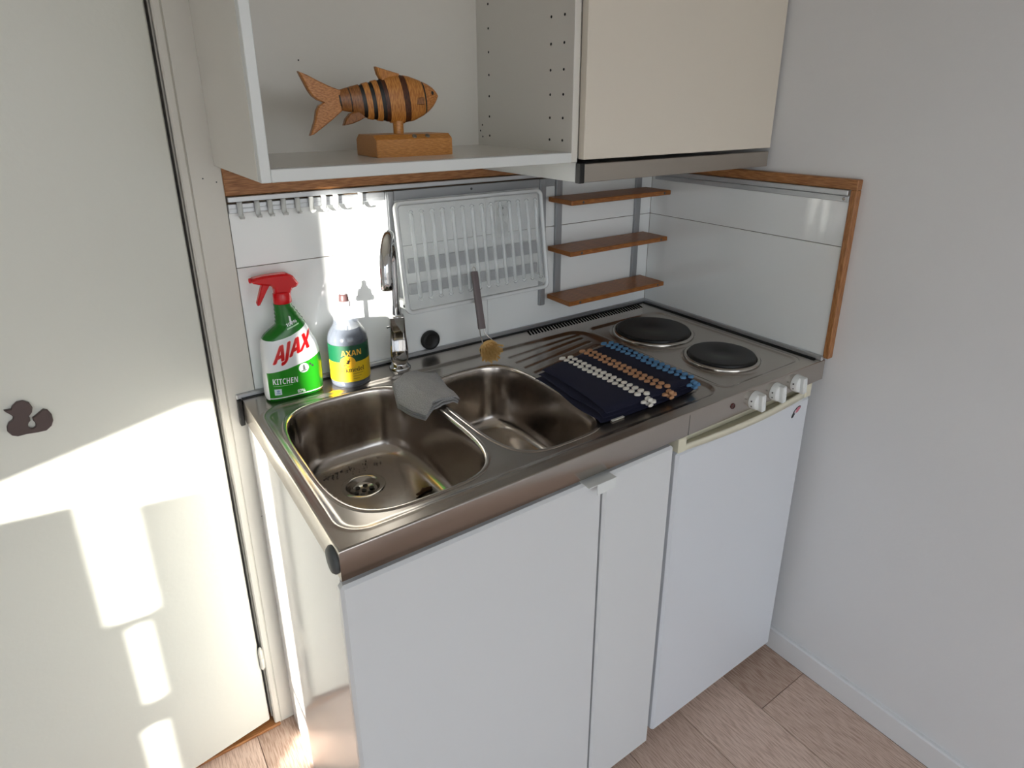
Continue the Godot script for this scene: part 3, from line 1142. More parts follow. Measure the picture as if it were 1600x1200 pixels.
func dish_tray() -> void:
	# the sheet hangs with its foot standing a little out from the wall
	var lean := atan2(0.036, 0.245)
	org = Vector3(0.573, 1.05, 0.045)
	var t := thing("dish_tray", "clear ribbed plastic dish tray hung on the splash panel", "tray", org)
	var m := mb()
	var w := 0.202
	var hh := 0.126
	var L := Transform3D(Basis(Vector3.RIGHT, -lean), Vector3(0.573, 1.182, 0.0475))
	m.L = L
	m.b2(-w + 0.006, w - 0.006, -hh + 0.006, hh - 0.006, -0.0006, 0.0006, 0.0)
	part("sheet", m, M.tray_plastic, t)
	m = mb()
	m.L = L
	var path := []
	for q in [[w - 0.014, hh - 0.014, 0.0], [-w + 0.014, hh - 0.014, PI / 2], [-w + 0.014, -hh + 0.014, PI], [w - 0.014, -hh + 0.014, PI * 1.5]]:
		for k in 7:
			var a: float = q[2] + PI / 2 * k / 6.0
			path.append(Vector3(q[0] + cos(a) * 0.014, q[1] + sin(a) * 0.014, 0.002))
	var rings := []
	for i in path.size():
		var p: Vector3 = path[i]
		var inw := Vector3(p.x, p.y, 0) - Vector3(clampf(p.x, -w + 0.014, w - 0.014), clampf(p.y, -hh + 0.014, hh - 0.014), 0)
		inw = inw.normalized() if inw.length() > 0.0001 else Vector3(signf(p.x), 0, 0)
		var r := []
		for q in [[-0.007, -0.002], [-0.004, 0.003], [-0.001, 0.0055], [0.003, 0.005], [0.004, -0.008], [0.002, -0.009], [0.0005, 0.001], [-0.003, -0.001]]:
			r.append(p + inw * q[0] + Vector3(0, 0, q[1]))
		rings.append(r)
	rings.append(rings[0])
	m.loft(rings, false, false)
	part("rim", m, M.tray_rim, t)
	for k in 14:
		var x := lerpf(-w + 0.036, w - 0.018, k / 13.0)
		m = mb()
		m.L = L
		rings = []
		for i in 13:
			var y := lerpf(-hh + 0.03, hh - 0.024, [0.0, 0.006, 0.016, 0.03, 0.2, 0.4, 0.5, 0.6, 0.8, 0.97, 0.984, 0.994, 1.0][i])
			var rr: float = 0.0052 * [0.15, 0.6, 0.88, 1.0, 1.0, 1.0, 1.0, 1.0, 1.0, 1.0, 0.88, 0.6, 0.15][i]
			var ring := []
			for j in 7:
				var b := PI * j / 6.0
				ring.append(Vector3(x + cos(b) * rr, y, 0.0006 + sin(b) * rr * 0.9))
			rings.append(ring)
		m.loft(rings, false, false, false)
		for s in [-1, 1]:   # moulded foot of the rib
			var y0: float = -hh + 0.03 if s < 0 else hh - 0.024
			var arc := []
			for j in 9:
				var b := PI * j / 8.0
				arc.append(Vector3(x + cos(b) * 0.0055, y0 + s * sin(b) * 0.005, 0.001))
			m.tube(arc, 0.0011, 6)
		part("rib", m, M.tray_rib, t)
	# holder behind the sheet
	for q in [[1.136, 1.171, 0.012, 0.018], [1.083, 1.11, 0.012, 0.018]]:
		m = mb()
		m.b2(0.405, 0.785, q[0], q[1], 0.003, 0.01, 0.001)
		part("holder_bar", m, M.aluminium_matt, t)
	for x in [0.372, 0.774]:
		m = mb()
		m.b2(x - 0.006, x + 0.006, 1.066, 1.084, 0.004, 0.066, 0.002)
		part("bracket", m, M.white_plastic, t)
		m = mb()
		m.lathe(Vector3(x - (0.006 if x < 0.5 else -0.006), 1.075, 0.058), [Vector2(0.0035, 0), Vector2(0.003, 0.0015), Vector2(0.001, 0.001)], 12, true, true, Vector3(-1 if x < 0.5 else 1, 0, 0))
		part("rivet", m, M.grey_rubber, t)


func faucet() -> void:
	var c := Vector3(0.35, H, 0.047)
	org = c
	var f := thing("kitchen_tap", "chrome gooseneck kitchen tap with a broad lever", "tap", org)
	var m := mb()
	m.lathe(c, [Vector2(0.0255, 0.0), Vector2(0.0255, 0.003), Vector2(0.023, 0.006), Vector2(0.019, 0.008), Vector2(0.0185, 0.02), Vector2(0.0185, 0.125), Vector2(0.0165, 0.132), Vector2(0.0125, 0.134)], 40)
	part("body", m, M.chrome, f)
	m = mb()
	var a := deg_to_rad(30.0)
	var dirv := Vector3(-sin(a), 0, cos(a))
	var path := []
	for k in 6:
		path.append(c + Vector3(0, 0.13 + 0.026 * k, 0))
	var rad := 0.067
	for k in range(1, 19):
		var t := PI * k / 18.0
		path.append(c + Vector3(0, 0.262, 0) + dirv * (rad - rad * cos(t)) + Vector3(0, rad * sin(t) * 1.02, 0))
	for k in range(1, 4):
		path.append(c + Vector3(0, 0.262 - 0.003 * k, 0) + dirv * (rad * 2))
	var rr := []
	for k in path.size():
		rr.append(0.0098 + 0.0032 * smoothed(8.0, 16.0, k))
	m.tube(path, rr, 24)
	var sp := part("spout", m, M.chrome, f)
	var e: Vector3 = path[path.size() - 1]
	m = mb()
	m.lathe(e, [Vector2(0.013, 0.002), Vector2(0.0135, -0.004), Vector2(0.0135, -0.02), Vector2(0.012, -0.022), Vector2(0.0005, -0.0215)], 28)
	part("nozzle", m, M.chrome, sp)
	# the lever: a broad bent plate in front of the body
	m = mb()
	m.L = Transform3D(Basis(Vector3.UP, deg_to_rad(-22.0)), c)
	var rings := []
	for q in [[0.02, 0.026, 0.0125, 0.0095], [0.026, 0.031, 0.017, 0.012], [0.04, 0.035, 0.0205, 0.012], [0.06, 0.0355, 0.0205, 0.0105], [0.08, 0.034, 0.0188, 0.0075], [0.105, 0.036, 0.0172, 0.0045], [0.125, 0.0405, 0.0165, 0.0032], [0.14, 0.0455, 0.016, 0.0026]]:
		var r := []
		for k in 24:
			var t := TAU * k / 24
			r.append(Vector3(signf(cos(t)) * pow(absf(cos(t)), 0.5) * q[2], q[0], q[1] + signf(sin(t)) * pow(absf(sin(t)), 0.6) * q[3]))
		rings.append(r)
	m.loft(rings)
	part("lever", m, M.chrome, f)
	m = mb()
	m.tube([c + Vector3(-0.017, 0.108, 0.002), c + Vector3(-0.028, 0.108, 0.006)], 0.0022, 10)
	part("side_pin", m, M.chrome, f)


func spray_bottle() -> void:
	var c := Vector3(0.098, H, 0.047)
	# print for the whole body, seen from the front
	var im := Image.create(768, 1400, false, Image.FORMAT_RGBA8)
	var green := Color(0.07, 0.42, 0.07)
	im.fill(green)
	var px := func(x: float, y: float) -> Vector2: return Vector2((x + 0.07) / 0.14 * 768.0, (0.236 - y) / 0.236 * 1400.0)
	var white := Color(0.9, 0.91, 0.91)
	fill_poly(im, [px.call(-0.07, 0.1405), px.call(-0.054, 0.1375), px.call(-0.032, 0.1355), px.call(-0.012, 0.138), px.call(0.004, 0.1415), px.call(0.023, 0.149), px.call(0.042, 0.158), px.call(0.07, 0.176), px.call(0.07, 0.096), px.call(0.034, 0.082), px.call(-0.012, 0.072), px.call(-0.057, 0.067), px.call(-0.07, 0.066)], white)
	fill_poly(im, [px.call(-0.07, 0.066), px.call(-0.052, 0.0675), px.call(-0.052, 0.006), px.call(-0.07, 0.006)], white)
	fill_poly(im, [px.call(-0.052, 0.0105), px.call(0.07, 0.0105), px.call(0.07, 0.008), px.call(-0.052, 0.008)], white)
	var light_green := Color(0.13, 0.52, 0.1)
	fill_poly(im, [px.call(-0.052, 0.0672), px.call(-0.012, 0.072), px.call(0.034, 0.082), px.call(0.07, 0.096), px.call(0.07, 0.0105), px.call(-0.052, 0.0105)], light_green)
	for q in [[0.002, Color(0.95, 0.72, 0.7)], [0.0009, Color(0.79, 0.05, 0.07)]]:   # outlined letters
		var e: float = q[0]
		for s in [[-e, 0], [e, 0], [0, e], [0, -e]]:
			var o := Vector2(s[0], s[1])
			print_text(im, "AJAX", px.call(-0.0372 + o.x, 0.0775 + o.y), px.call(0.0395 + o.x, 0.1015 + o.y), px.call(-0.033 + o.x, 0.12 + o.y), px.call(0.0435 + o.x, 0.1435 + o.y), q[1], false, 0.1)
	print_text(im, "KITCHEN", px.call(-0.044, 0.0418), px.call(0.0052, 0.0382), px.call(-0.0436, 0.0548), px.call(0.0062, 0.0508), white)
	fill_poly(im, [px.call(-0.0435, 0.0383), px.call(-0.006, 0.036), px.call(-0.006, 0.0352), px.call(-0.0435, 0.0375)], Color(0.7, 0.85, 0.68))
	fill_poly(im, [px.call(-0.0428, 0.031), px.call(-0.029, 0.0302), px.call(-0.029, 0.0165), px.call(-0.0428, 0.0172)], Color(0.8, 0.87, 0.88))
	disc(im, px.call(-0.0358, 0.0255), Vector2(16, 16), Color(0.55, 0.65, 0.75))
	fill_poly(im, [px.call(-0.0395, 0.022), px.call(-0.032, 0.0215), px.call(-0.032, 0.0195), px.call(-0.0395, 0.02)], Color(0.5, 0.6, 0.72))
	print_text(im, "97%", px.call(0.003, 0.0125), px.call(0.019, 0.0115), px.call(0.003, 0.0205), px.call(0.019, 0.0195), white)
	disc(im, px.call(0.021, 0.067), Vector2(58, 62), Color(0.82, 0.85, 0.84))
	fill_poly(im, [px.call(0.015, 0.061), px.call(0.027, 0.0625), px.call(0.027, 0.0605), px.call(0.015, 0.059)], Color(0.25, 0.28, 0.26))
	fill_poly(im, [px.call(0.019, 0.062), px.call(0.0245, 0.0625), px.call(0.0235, 0.072), px.call(0.021, 0.075), px.call(0.0195, 0.072)], Color(0.35, 0.38, 0.36))
	for s in [0.0, 0.0045]:
		fill_poly(im, [px.call(0.032 + s, 0.073 - s), px.call(0.036 + s, 0.0755 - s), px.call(0.0385 + s, 0.071 - s), px.call(0.036 + s, 0.0695 - s)], Color(0.2, 0.22, 0.2))
	print_text(im, "100%", px.call(-0.001, 0.1595), px.call(0.021, 0.1665), px.call(-0.002, 0.1665), px.call(0.02, 0.174), white)
	fill_poly(im, [px.call(0.0065, 0.165), px.call(0.0105, 0.165), px.call(0.009, 0.181), px.call(0.0055, 0.1825)], white)
	fill_poly(im, [px.call(-0.001, 0.1568), px.call(0.024, 0.165), px.call(0.024, 0.162), px.call(-0.001, 0.154)], Color(0.68, 0.85, 0.66))
	print_text(im, "97% INGREDIENTS", px.call(-0.0565, 0.03), px.call(-0.0565, 0.118), px.call(-0.0625, 0.03), px.call(-0.0625, 0.118), Color(0.3, 0.32, 0.3))
	var lm := label_material("spray_print", im, 0.22)
	lm.backlight_enabled = true
	lm.backlight = Color(0.34, 0.34, 0.34)
	org = c
	var b := thing("spray_bottle", "green AJAX kitchen spray bottle with a red trigger", "bottle", org)
	var m := mb()
	m.uvf = func(p: Vector3) -> Vector2: return Vector2((p.x - c.x + 0.07) / 0.14, (0.236 - (p.y - c.y)) / 0.236)
	var rings := []
	for q in [[0.0, -0.052, 0.058, 0.022], [0.003, -0.0555, 0.0625, 0.0265], [0.012, -0.057, 0.064, 0.029], [0.04, -0.056, 0.065, 0.031], [0.07, -0.0545, 0.0655, 0.031], [0.1, -0.0535, 0.063, 0.03], [0.118, -0.0525, 0.059, 0.029], [0.132, -0.05, 0.0525, 0.0275], [0.14, -0.047, 0.0495, 0.0265], [0.146, -0.042, 0.0475, 0.0255], [0.152, -0.034, 0.045, 0.0245], [0.157, -0.027, 0.043, 0.0235], [0.162, -0.02, 0.0415, 0.0225], [0.166, -0.0175, 0.0385, 0.0215], [0.17, -0.0185, 0.0385, 0.0215], [0.174, -0.0165, 0.034, 0.0205], [0.178, -0.0178, 0.034, 0.0205], [0.182, -0.016, 0.0295, 0.0195], [0.186, -0.0175, 0.0295, 0.0195], [0.19, -0.0158, 0.025, 0.0185], [0.194, -0.017, 0.025, 0.0185], [0.199, -0.0158, 0.02, 0.0175], [0.207, -0.0165, 0.0185, 0.017]]:
		var r := []
		var e := 0.62 if q[0] < 0.12 else lerpf(0.62, 1.0, smoothed(0.12, 0.17, q[0]))
		for k in 56:
			var t := TAU * k / 56
			var u := Vector2(signf(cos(t)) * pow(absf(cos(t)), e), signf(sin(t)) * pow(absf(sin(t)), e))
			r.append(c + Vector3((q[1] + q[2]) * 0.5 + u.x * (q[2] - q[1]) * 0.5, q[0], u.y * q[3]))
		rings.append(r)
	m.loft(rings)
	part("body", m, lm, b)
	m = mb()
	m.lathe(c + Vector3(0.0025, 0.2075, 0), [Vector2(0.018, 0.0), Vector2(0.0185, 0.002), Vector2(0.0175, 0.021), Vector2(0.0155, 0.024)], 36)
	part("collar", m, M.red_plastic, b)
	m = mb()
	m.L = Transform3D(Basis(), c)
	m.extrude([[-0.0543, 0.2618], [-0.0501, 0.2675], [-0.0322, 0.2697], [-0.0108, 0.2698], [0.0159, 0.269], [0.0274, 0.2616], [0.0368, 0.2447], [0.0324, 0.2388], [0.0233, 0.2364], [0.0184, 0.2267], [-0.0118, 0.2305], [-0.0129, 0.2423], [-0.0195, 0.2478], [-0.0345, 0.2515], [-0.0514, 0.2571]].map(func(q): return Vector2(q[0], q[1])), -0.0125, 0.0125, 0.004)
	var head := part("spray_head", m, M.red_plastic, b)
	m = mb()
	m.L = Transform3D(Basis(), c)
	m.extrude([[-0.0346, 0.2525], [-0.0485, 0.2146], [-0.0476, 0.2096], [-0.0433, 0.2103], [-0.0292, 0.2339], [-0.0195, 0.249]].map(func(q): return Vector2(q[0], q[1])), -0.0075, 0.0075, 0.002)
	part("trigger", m, M.red_plastic, head)
	m = mb()
	m.lathe(c + Vector3(-0.053, 0.2622, 0), [Vector2(0.0055, 0), Vector2(0.005, 0.004), Vector2(0.002, 0.0045)], 16, true, true, Vector3(-1, 0, 0))
	part("nozzle", m, M.red_plastic, head)


func soap_bottle() -> void:
	var c := Vector3(0.227, H, 0.053)
	var im := Image.create(2048, 640, false, Image.FORMAT_RGBA8)
	im.fill(Color(0.8, 0.66, 0.07))
	# u: metres along the label from its front, v: metres above the base
	var px := func(u: float, v: float) -> Vector2: return Vector2((0.5 + u / 0.2765) * 2048.0, (0.1 - v) / 0.085 * 640.0)
	var green := Color(0.03, 0.26, 0.16)
	fill_poly(im, [px.call(-0.138, 0.1), px.call(0.138, 0.1), px.call(0.138, 0.0615), px.call(-0.138, 0.0615)], green)
	disc(im, px.call(-0.009, 0.0605), Vector2(0.017 / 0.2765 * 2048.0, 0.016 / 0.085 * 640.0), Color(0.88, 0.66, 0.12))
	fill_poly(im, [px.call(-0.138, 0.0445), px.call(0.138, 0.0445), px.call(0.138, 0.049), px.call(-0.138, 0.049)], Color(0.8, 0.66, 0.07))
	print_text(im, "AXAN", px.call(-0.0225, 0.0765), px.call(0.0225, 0.0765), px.call(-0.0225, 0.0895), px.call(0.0225, 0.0895), Color(0.85, 0.62, 0.2))
	var black := Color(0.05, 0.04, 0.03)
	fill_poly(im, [px.call(-0.0195, 0.0545), px.call(-0.012, 0.0575), px.call(-0.0115, 0.0565), px.call(-0.019, 0.053)], black)   # flying bird
	fill_poly(im, [px.call(-0.014, 0.0605), px.call(-0.0085, 0.058), px.call(-0.0055, 0.0605), px.call(-0.006, 0.063), px.call(-0.0085, 0.0665), px.call(-0.0125, 0.068), px.call(-0.009, 0.0635)], black)
	fill_poly(im, [px.call(-0.0095, 0.0645), px.call(-0.004, 0.071), px.call(-0.003, 0.0705), px.call(-0.0055, 0.066), px.call(-0.0015, 0.0665), px.call(-0.0065, 0.062)], black)
	fill_poly(im, [px.call(-0.0125, 0.0525), px.call(-0.006, 0.0527), px.call(-0.006, 0.0518), px.call(-0.0125, 0.0516)], black)
	print_text(im, "Diskmedel", px.call(-0.034, 0.039), px.call(0.027, 0.039), px.call(-0.034, 0.0495), px.call(0.027, 0.0495), black, true)
	for k in 3:
		var v := 0.035 - 0.006 * k
		fill_poly(im, [px.call(0.0, v), px.call(0.024 - 0.005 * k, v), px.call(0.024 - 0.005 * k, v - 0.0013), px.call(0.0, v - 0.0013)], Color(0.5, 0.42, 0.08))
	var lm := label_material("soap_print", im, 0.4)
	org = c
	var b := thing("soap_bottle", "grey dish soap pump bottle with a green and yellow label", "bottle", org)
	var front := deg_to_rad(-12.0)
	var r := 0.044
	var m := mb()
	m.lathe(c, [Vector2(0.038, 0.0), Vector2(0.0425, 0.003), Vector2(0.0435, 0.008), Vector2(0.0435, 0.105), Vector2(0.042, 0.115), Vector2(0.037, 0.126), Vector2(0.0305, 0.135), Vector2(0.027, 0.141), Vector2(0.0262, 0.148), Vector2(0.0262, 0.158), Vector2(0.022, 0.163), Vector2(0.0145, 0.167), Vector2(0.0125, 0.172), Vector2(0.0125, 0.184)], 48)
	part("body", m, M.clear_bottle, b)
	m = mb()
	m.lathe(c, [Vector2(0.036, 0.002), Vector2(0.041, 0.004), Vector2(0.042, 0.01), Vector2(0.042, 0.104), Vector2(0.0405, 0.1135), Vector2(0.0355, 0.1245), Vector2(0.03, 0.132)], 48)
	part("soap", m, M.soap_dark, b)
	m = mb()
	m.uvf = func(p: Vector3) -> Vector2:
		var a := wrapf(atan2(p.x - c.x, p.z - c.z) - front, -PI, PI)
		return Vector2(0.5 + a / TAU, (0.1 - (p.y - c.y)) / 0.085)
	var rings := []
	for y in [0.0155, 0.058, 0.1]:
		var ring := []
		for k in 49:
			var t := -PI + TAU * k / 48.0 + front
			var tt := clampf(t - front, -PI + 0.0001, PI - 0.0001) + front
			ring.append(c + Vector3(sin(tt) * r, y, cos(tt) * r))
		rings.append(ring)
	m.loft(rings, false, false, false, 1)
	part("label", m, lm, b)
	m = mb()
	m.tube([c + Vector3(0, 0.095, 0), c + Vector3(0, 0.186, 0)], 0.0035, 12)
	part("dip_tube", m, M.dip_tube, b)
	m = mb()
	m.lathe(c, [Vector2(0.0135, 0.178), Vector2(0.014, 0.181), Vector2(0.0135, 0.188), Vector2(0.011, 0.19)], 28)
	part("neck_ring", m, M.pump_clear, b)
	m = mb()
	m.lathe(c, [Vector2(0.0105, 0.187), Vector2(0.0112, 0.189), Vector2(0.0098, 0.2035), Vector2(0.008, 0.2055)], 28)
	part("cap", m, M.pump_brown, b)
	m = mb()
	m.lathe(c, [Vector2(0.006, 0.2055), Vector2(0.005, 0.211), Vector2(0.0038, 0.213), Vector2(0.0034, 0.224), Vector2(0.001, 0.225)], 20)
	part("tip", m, M.pump_clear, b)


func brush() -> void:
	var foot := Vector3(0.545, 0.9505, 0.145)
	var top := Vector3(0.5488, 1.1331, 0.07)
	var low := Vector3(0.5396, 1.0002, 0.115)
	org = Vector3(0.535, H, 0.13)
	var b := thing("dish_brush", "dish brush with grey handle and round tan bristle head", "brush", org)
	var axis := (top - low).normalized()
	var m := mb()
	var side := axis.cross(Vector3(0, 0, 1)).normalized()
	var front := side.cross(axis).normalized()
	var rings := []
	for q in [[0.0, 0.0085], [0.002, 0.0093], [0.07, 0.0088], [(top - low).length() - 0.002, 0.0083], [(top - low).length(), 0.0073]]:
		var r := []
		for k in 20:
			var t := TAU * k / 20
			r.append(low + axis * q[0] + side * signf(cos(t)) * pow(absf(cos(t)), 0.5) * q[1] + front * signf(sin(t)) * pow(absf(sin(t)), 0.5) * q[1] * 0.6)
		rings.append(r)
	m.loft(rings)
	part("handle", m, M.brush_grey, b)
	m = mb()
	m.tube([top - side * 0.003, top + axis * 0.006 - side * 0.0045, top + axis * 0.011, top + axis * 0.006 + side * 0.0045, top + side * 0.003], 0.0012, 8)
	part("hanging_loop", m, M.steel_trim, b)
	# wires to the head, whose bristles face the room
	var face := Vector3(-0.1, -0.25, 0.96).normalized()
	var back := foot - face * 0.012
	for s in [-1.0, 1.0]:
		m = mb()
		m.tube([low + side * 0.0062 * s + axis * 0.004, low + side * 0.0066 * s - axis * 0.012, back + side * 0.016 * s + Vector3(0, 0.016, 0), back + side * 0.024 * s, back + side * 0.019 * s - Vector3(0, 0.016, 0)], 0.0014, 8)
		part("wire", m, M.steel_trim, b)
	m = mb()
	m.lathe(back, [Vector2(0.023, -0.004), Vector2(0.024, 0.0), Vector2(0.023, 0.006)], 28, true, true, face)
	part("head_block", m, M.bristle, b)
	var rng := RandomNumberGenerator.new()
	rng.seed = 9
	var u := face.cross(Vector3.UP).normalized()
	var w := u.cross(face).normalized()
	m = mb()
	for k in 44:
		var rad := 0.0225 * sqrt((k + 0.5) / 44.0)
		var t := k * 2.39996
		var tuft := Vector2(cos(t), sin(t)) * rad
		var spread := Vector3(rng.randf_range(-1, 1), rng.randf_range(-1, 1), 0.0) * 0.0015
		var ln := rng.randf_range(0.019, 0.023) * (1.0 - 0.22 * rad * rad / 0.0005)
		for i in 9:
			var a := TAU * i / 8.0
			var o := (u * cos(a) + w * sin(a)) * (0.0 if i == 8 else 0.0012)
			var p := back + u * tuft.x + w * tuft.y + face * 0.004 + o
			var bend := u * tuft.x * 0.36 + w * tuft.y * 0.36 + spread + o * 0.9 + Vector3(rng.randf_range(-1, 1), rng.randf_range(-1, 1), rng.randf_range(-1, 1)) * 0.0007
			m.tube([p, p + face * ln * 0.55 + bend * 0.45, p + face * ln + bend], [0.0009, 0.0009, 0.0007], 4)
	part("bristles", m, M.bristle, b).set_meta("kind", "stuff")


func sink_cloth() -> void:
	# three layers of a folded cloth laid over the bridge between the bowls
	org = Vector3(0.335, H, 0.22)
	var cl := thing("sink_cloth", "folded grey dishcloth draped over the bridge between the sink bowls", "cloth", org)
	var edge := [[Vector2(0.289, 0.137), Vector2(0.326, 0.122), Vector2(0.362, 0.122), Vector2(0.392, 0.148)], [Vector2(0.2765, 0.19), Vector2(0.32, 0.165), Vector2(0.365, 0.17), Vector2(0.404, 0.196)], [Vector2(0.281, 0.245), Vector2(0.318, 0.225), Vector2(0.36, 0.225), Vector2(0.391, 0.236)], [Vector2(0.29, 0.296), Vector2(0.313, 0.288), Vector2(0.345, 0.283), Vector2(0.377, 0.277)]]
	for layer in 3:
		var m := mb()
		var nu := 26
		var nv := 22
		var top := []
		for j in nv + 1:
			var fv := j / float(nv) * 2.9999
			var r := []
			for i in nu + 1:
				var fu := i / float(nu) * 2.9999
				var a: Array = edge[int(fv)]
				var b: Array = edge[int(fv) + 1]
				var tv := fv - int(fv)
				var iu := int(fu)
				var tu := fu - iu
				var p: Vector2 = a[iu].lerp(a[iu + 1], tu).lerp(b[iu].lerp(b[iu + 1], tu), tv)
				var u := i / float(nu)
				var mid := 0.33
				var hang := 0.0
				if p.x < mid - 0.014:
					hang = -pow((mid - 0.014 - p.x) / 0.05, 1.4) * 0.04
				elif p.x > mid + 0.03:
					hang = -pow((p.x - mid - 0.03) / 0.05, 1.4) * 0.04
				if p.y < 0.15:
					hang = maxf(hang, -0.002)
				else:
					hang *= smoothed(0.135, 0.19, p.y)
				var wrinkle := 0.0016 * sin(p.x * 120.0 + p.y * 60.0) * sin(p.y * 70.0 + layer) + 0.001 * sin(p.x * 210.0 - p.y * 90.0)
				r.append(Vector3(p.x + 0.0015 * layer * sin(u * 9.0), H + 0.004 + layer * 0.0058 + hang + wrinkle * (0.4 + 0.6 * u), p.y + 0.0025 * layer * sin(u * 6.0 + layer)))
			top.append(r)
		var shell := []
		for j in nv + 1:
			var ring := []
			for i in nu + 1:
				ring.append(top[j][i])
			for i in nu + 1:
				ring.append(top[j][nu - i] - Vector3(0, 0.0042, 0))
			shell.append(ring)
		m.loft(shell, false, false)
		for j in [0, nv]:
			for i in nu:
				var a: Vector3 = top[j][i]
				var b: Vector3 = top[j][i + 1]
				m.face([a, b, b - Vector3(0, 0.0042, 0), a - Vector3(0, 0.0042, 0)], Vector3(0, 0, -1 if j == 0 else 1))
		part("fold", m, M.cloth_grey, cl)


func folded_mat() -> void:
	# a knitted towel folded into a thick pad, with three checked bands
	org = Vector3(0.71, H, 0.39)
	var t := thing("striped_towel", "navy knitted towel with white, tan and blue checked bands folded on the drainer", "towel", org)
	var y0 := H - 0.0035
	var zb := func(u: float) -> float: return lerpf(0.283, 0.252, u)
	var zf := func(u: float) -> float: return 0.527 + 0.006 * sin(u * 3.0)
	var xl := func(v: float) -> float: return lerpf(0.588, 0.566, v)
	var xr := func(v: float) -> float: return lerpf(0.858, 0.84, v)
	# layers below
	var m: MB
	for layer in 3:
		m = mb()
		var rings := []
		var n := 24
		for j in n + 1:
			var v := j / float(n)
			var end := minf(1.0, minf(j, n - j) / 1.5)
			var l: float = xl.call(v) + [-0.012, -0.006, 0.006][layer] + 0.003 * sin(v * 7.0 + layer * 2.0)
			var r: float = xr.call(v) - 0.004 * layer
			var yb: float = y0 + 0.0095 * layer
			var th := 0.0105 * (0.35 + 0.65 * sqrt(end))
			var ring := []
			for k in 18:   # a flat section with rounded sides
				var a := TAU * k / 18
				var cx := (l + r) * 0.5
				var ex: float = signf(cos(a)) * pow(absf(cos(a)), 0.25)
				ring.append(Vector3(cx + ex * (r - l) * 0.5, yb + th * 0.5 + sin(a) * th * 0.5 + 0.0012 * sin(v * 11.0 + ex * 3.0 + layer), lerpf(zb.call((ex + 1.0) * 0.5), zf.call((ex + 1.0) * 0.5), v)))
			rings.append(ring)
		m.loft(rings)
		part("layer", m, M.knit_navy, t)
	# the bands: rows of raised stitches, checkerwise, running over the front edge
	var top := y0 + 0.0298
	for q in [[0.672, 0.677, "knit_white", "band of white checked stitches"], [0.740, 0.739, "knit_tan", "band of tan checked stitches"], [0.818, 0.818, "knit_blue", "band of pale blue checked stitches"]]:
		m = mb()
		var rng := RandomNumberGenerator.new()
		rng.seed = 12
		for row in 2:
			for k in 17:
				var v := (k + 0.5 * row) / 16.2
				if v > 1.04:
					continue
				var x: float = lerpf(q[0], q[1], v) + (row - 0.5) * 0.0185
				var u := (x - 0.57) / 0.28
				var z: float = lerpf(zb.call(u) + 0.002, zf.call(u) + 0.001, v)
				var y := top + 0.0006
				if v > 0.97:
					y -= 0.011
					z += 0.002
				# a lozenge of yarn
				var w := 0.0086 + rng.randf_range(-0.0008, 0.0008)
				var l := 0.0066 + rng.randf_range(-0.0005, 0.0005)
				var c := Vector3(x + rng.randf_range(-0.0008, 0.0008), y, z)
				var lo := []
				var mid := []
				var hi := []
				for p in [[-1.0, -0.15], [-0.55, -0.8], [0.25, -1.0], [1.0, -0.35], [0.95, 0.25], [0.4, 0.9], [-0.3, 1.0], [-0.95, 0.4]]:
					lo.append(c + Vector3(p[0] * w, -0.002, p[1] * l))
					mid.append(c + Vector3(p[0] * w * 0.92, 0.0014, p[1] * l * 0.92))
					hi.append(c + Vector3(p[0] * w * 0.5, 0.0026, p[1] * l * 0.5))
				m.loft([lo, mid, hi], false, true)
				if v > 0.97:   # the same row hanging over the front
					m.ball(c + Vector3((0.5 - row) * 0.0185, 0.0055, 0.001), Vector3(0.0076, 0.0045, 0.0045), 8, 6)
					m.ball(c + Vector3((0.5 - row) * 0.0185, -0.0055, 0.0035), Vector3(0.0076, 0.004, 0.003), 8, 6)
		part("band", m, M[q[2]], t, q[3])
	m = mb()   # pale selvedge peeping out beneath
	m.b2(0.582, 0.615, y0 + 0.0002, y0 + 0.0022, 0.526, 0.5335, 0.0008)
	part("selvedge", m, M.knit_white, t)


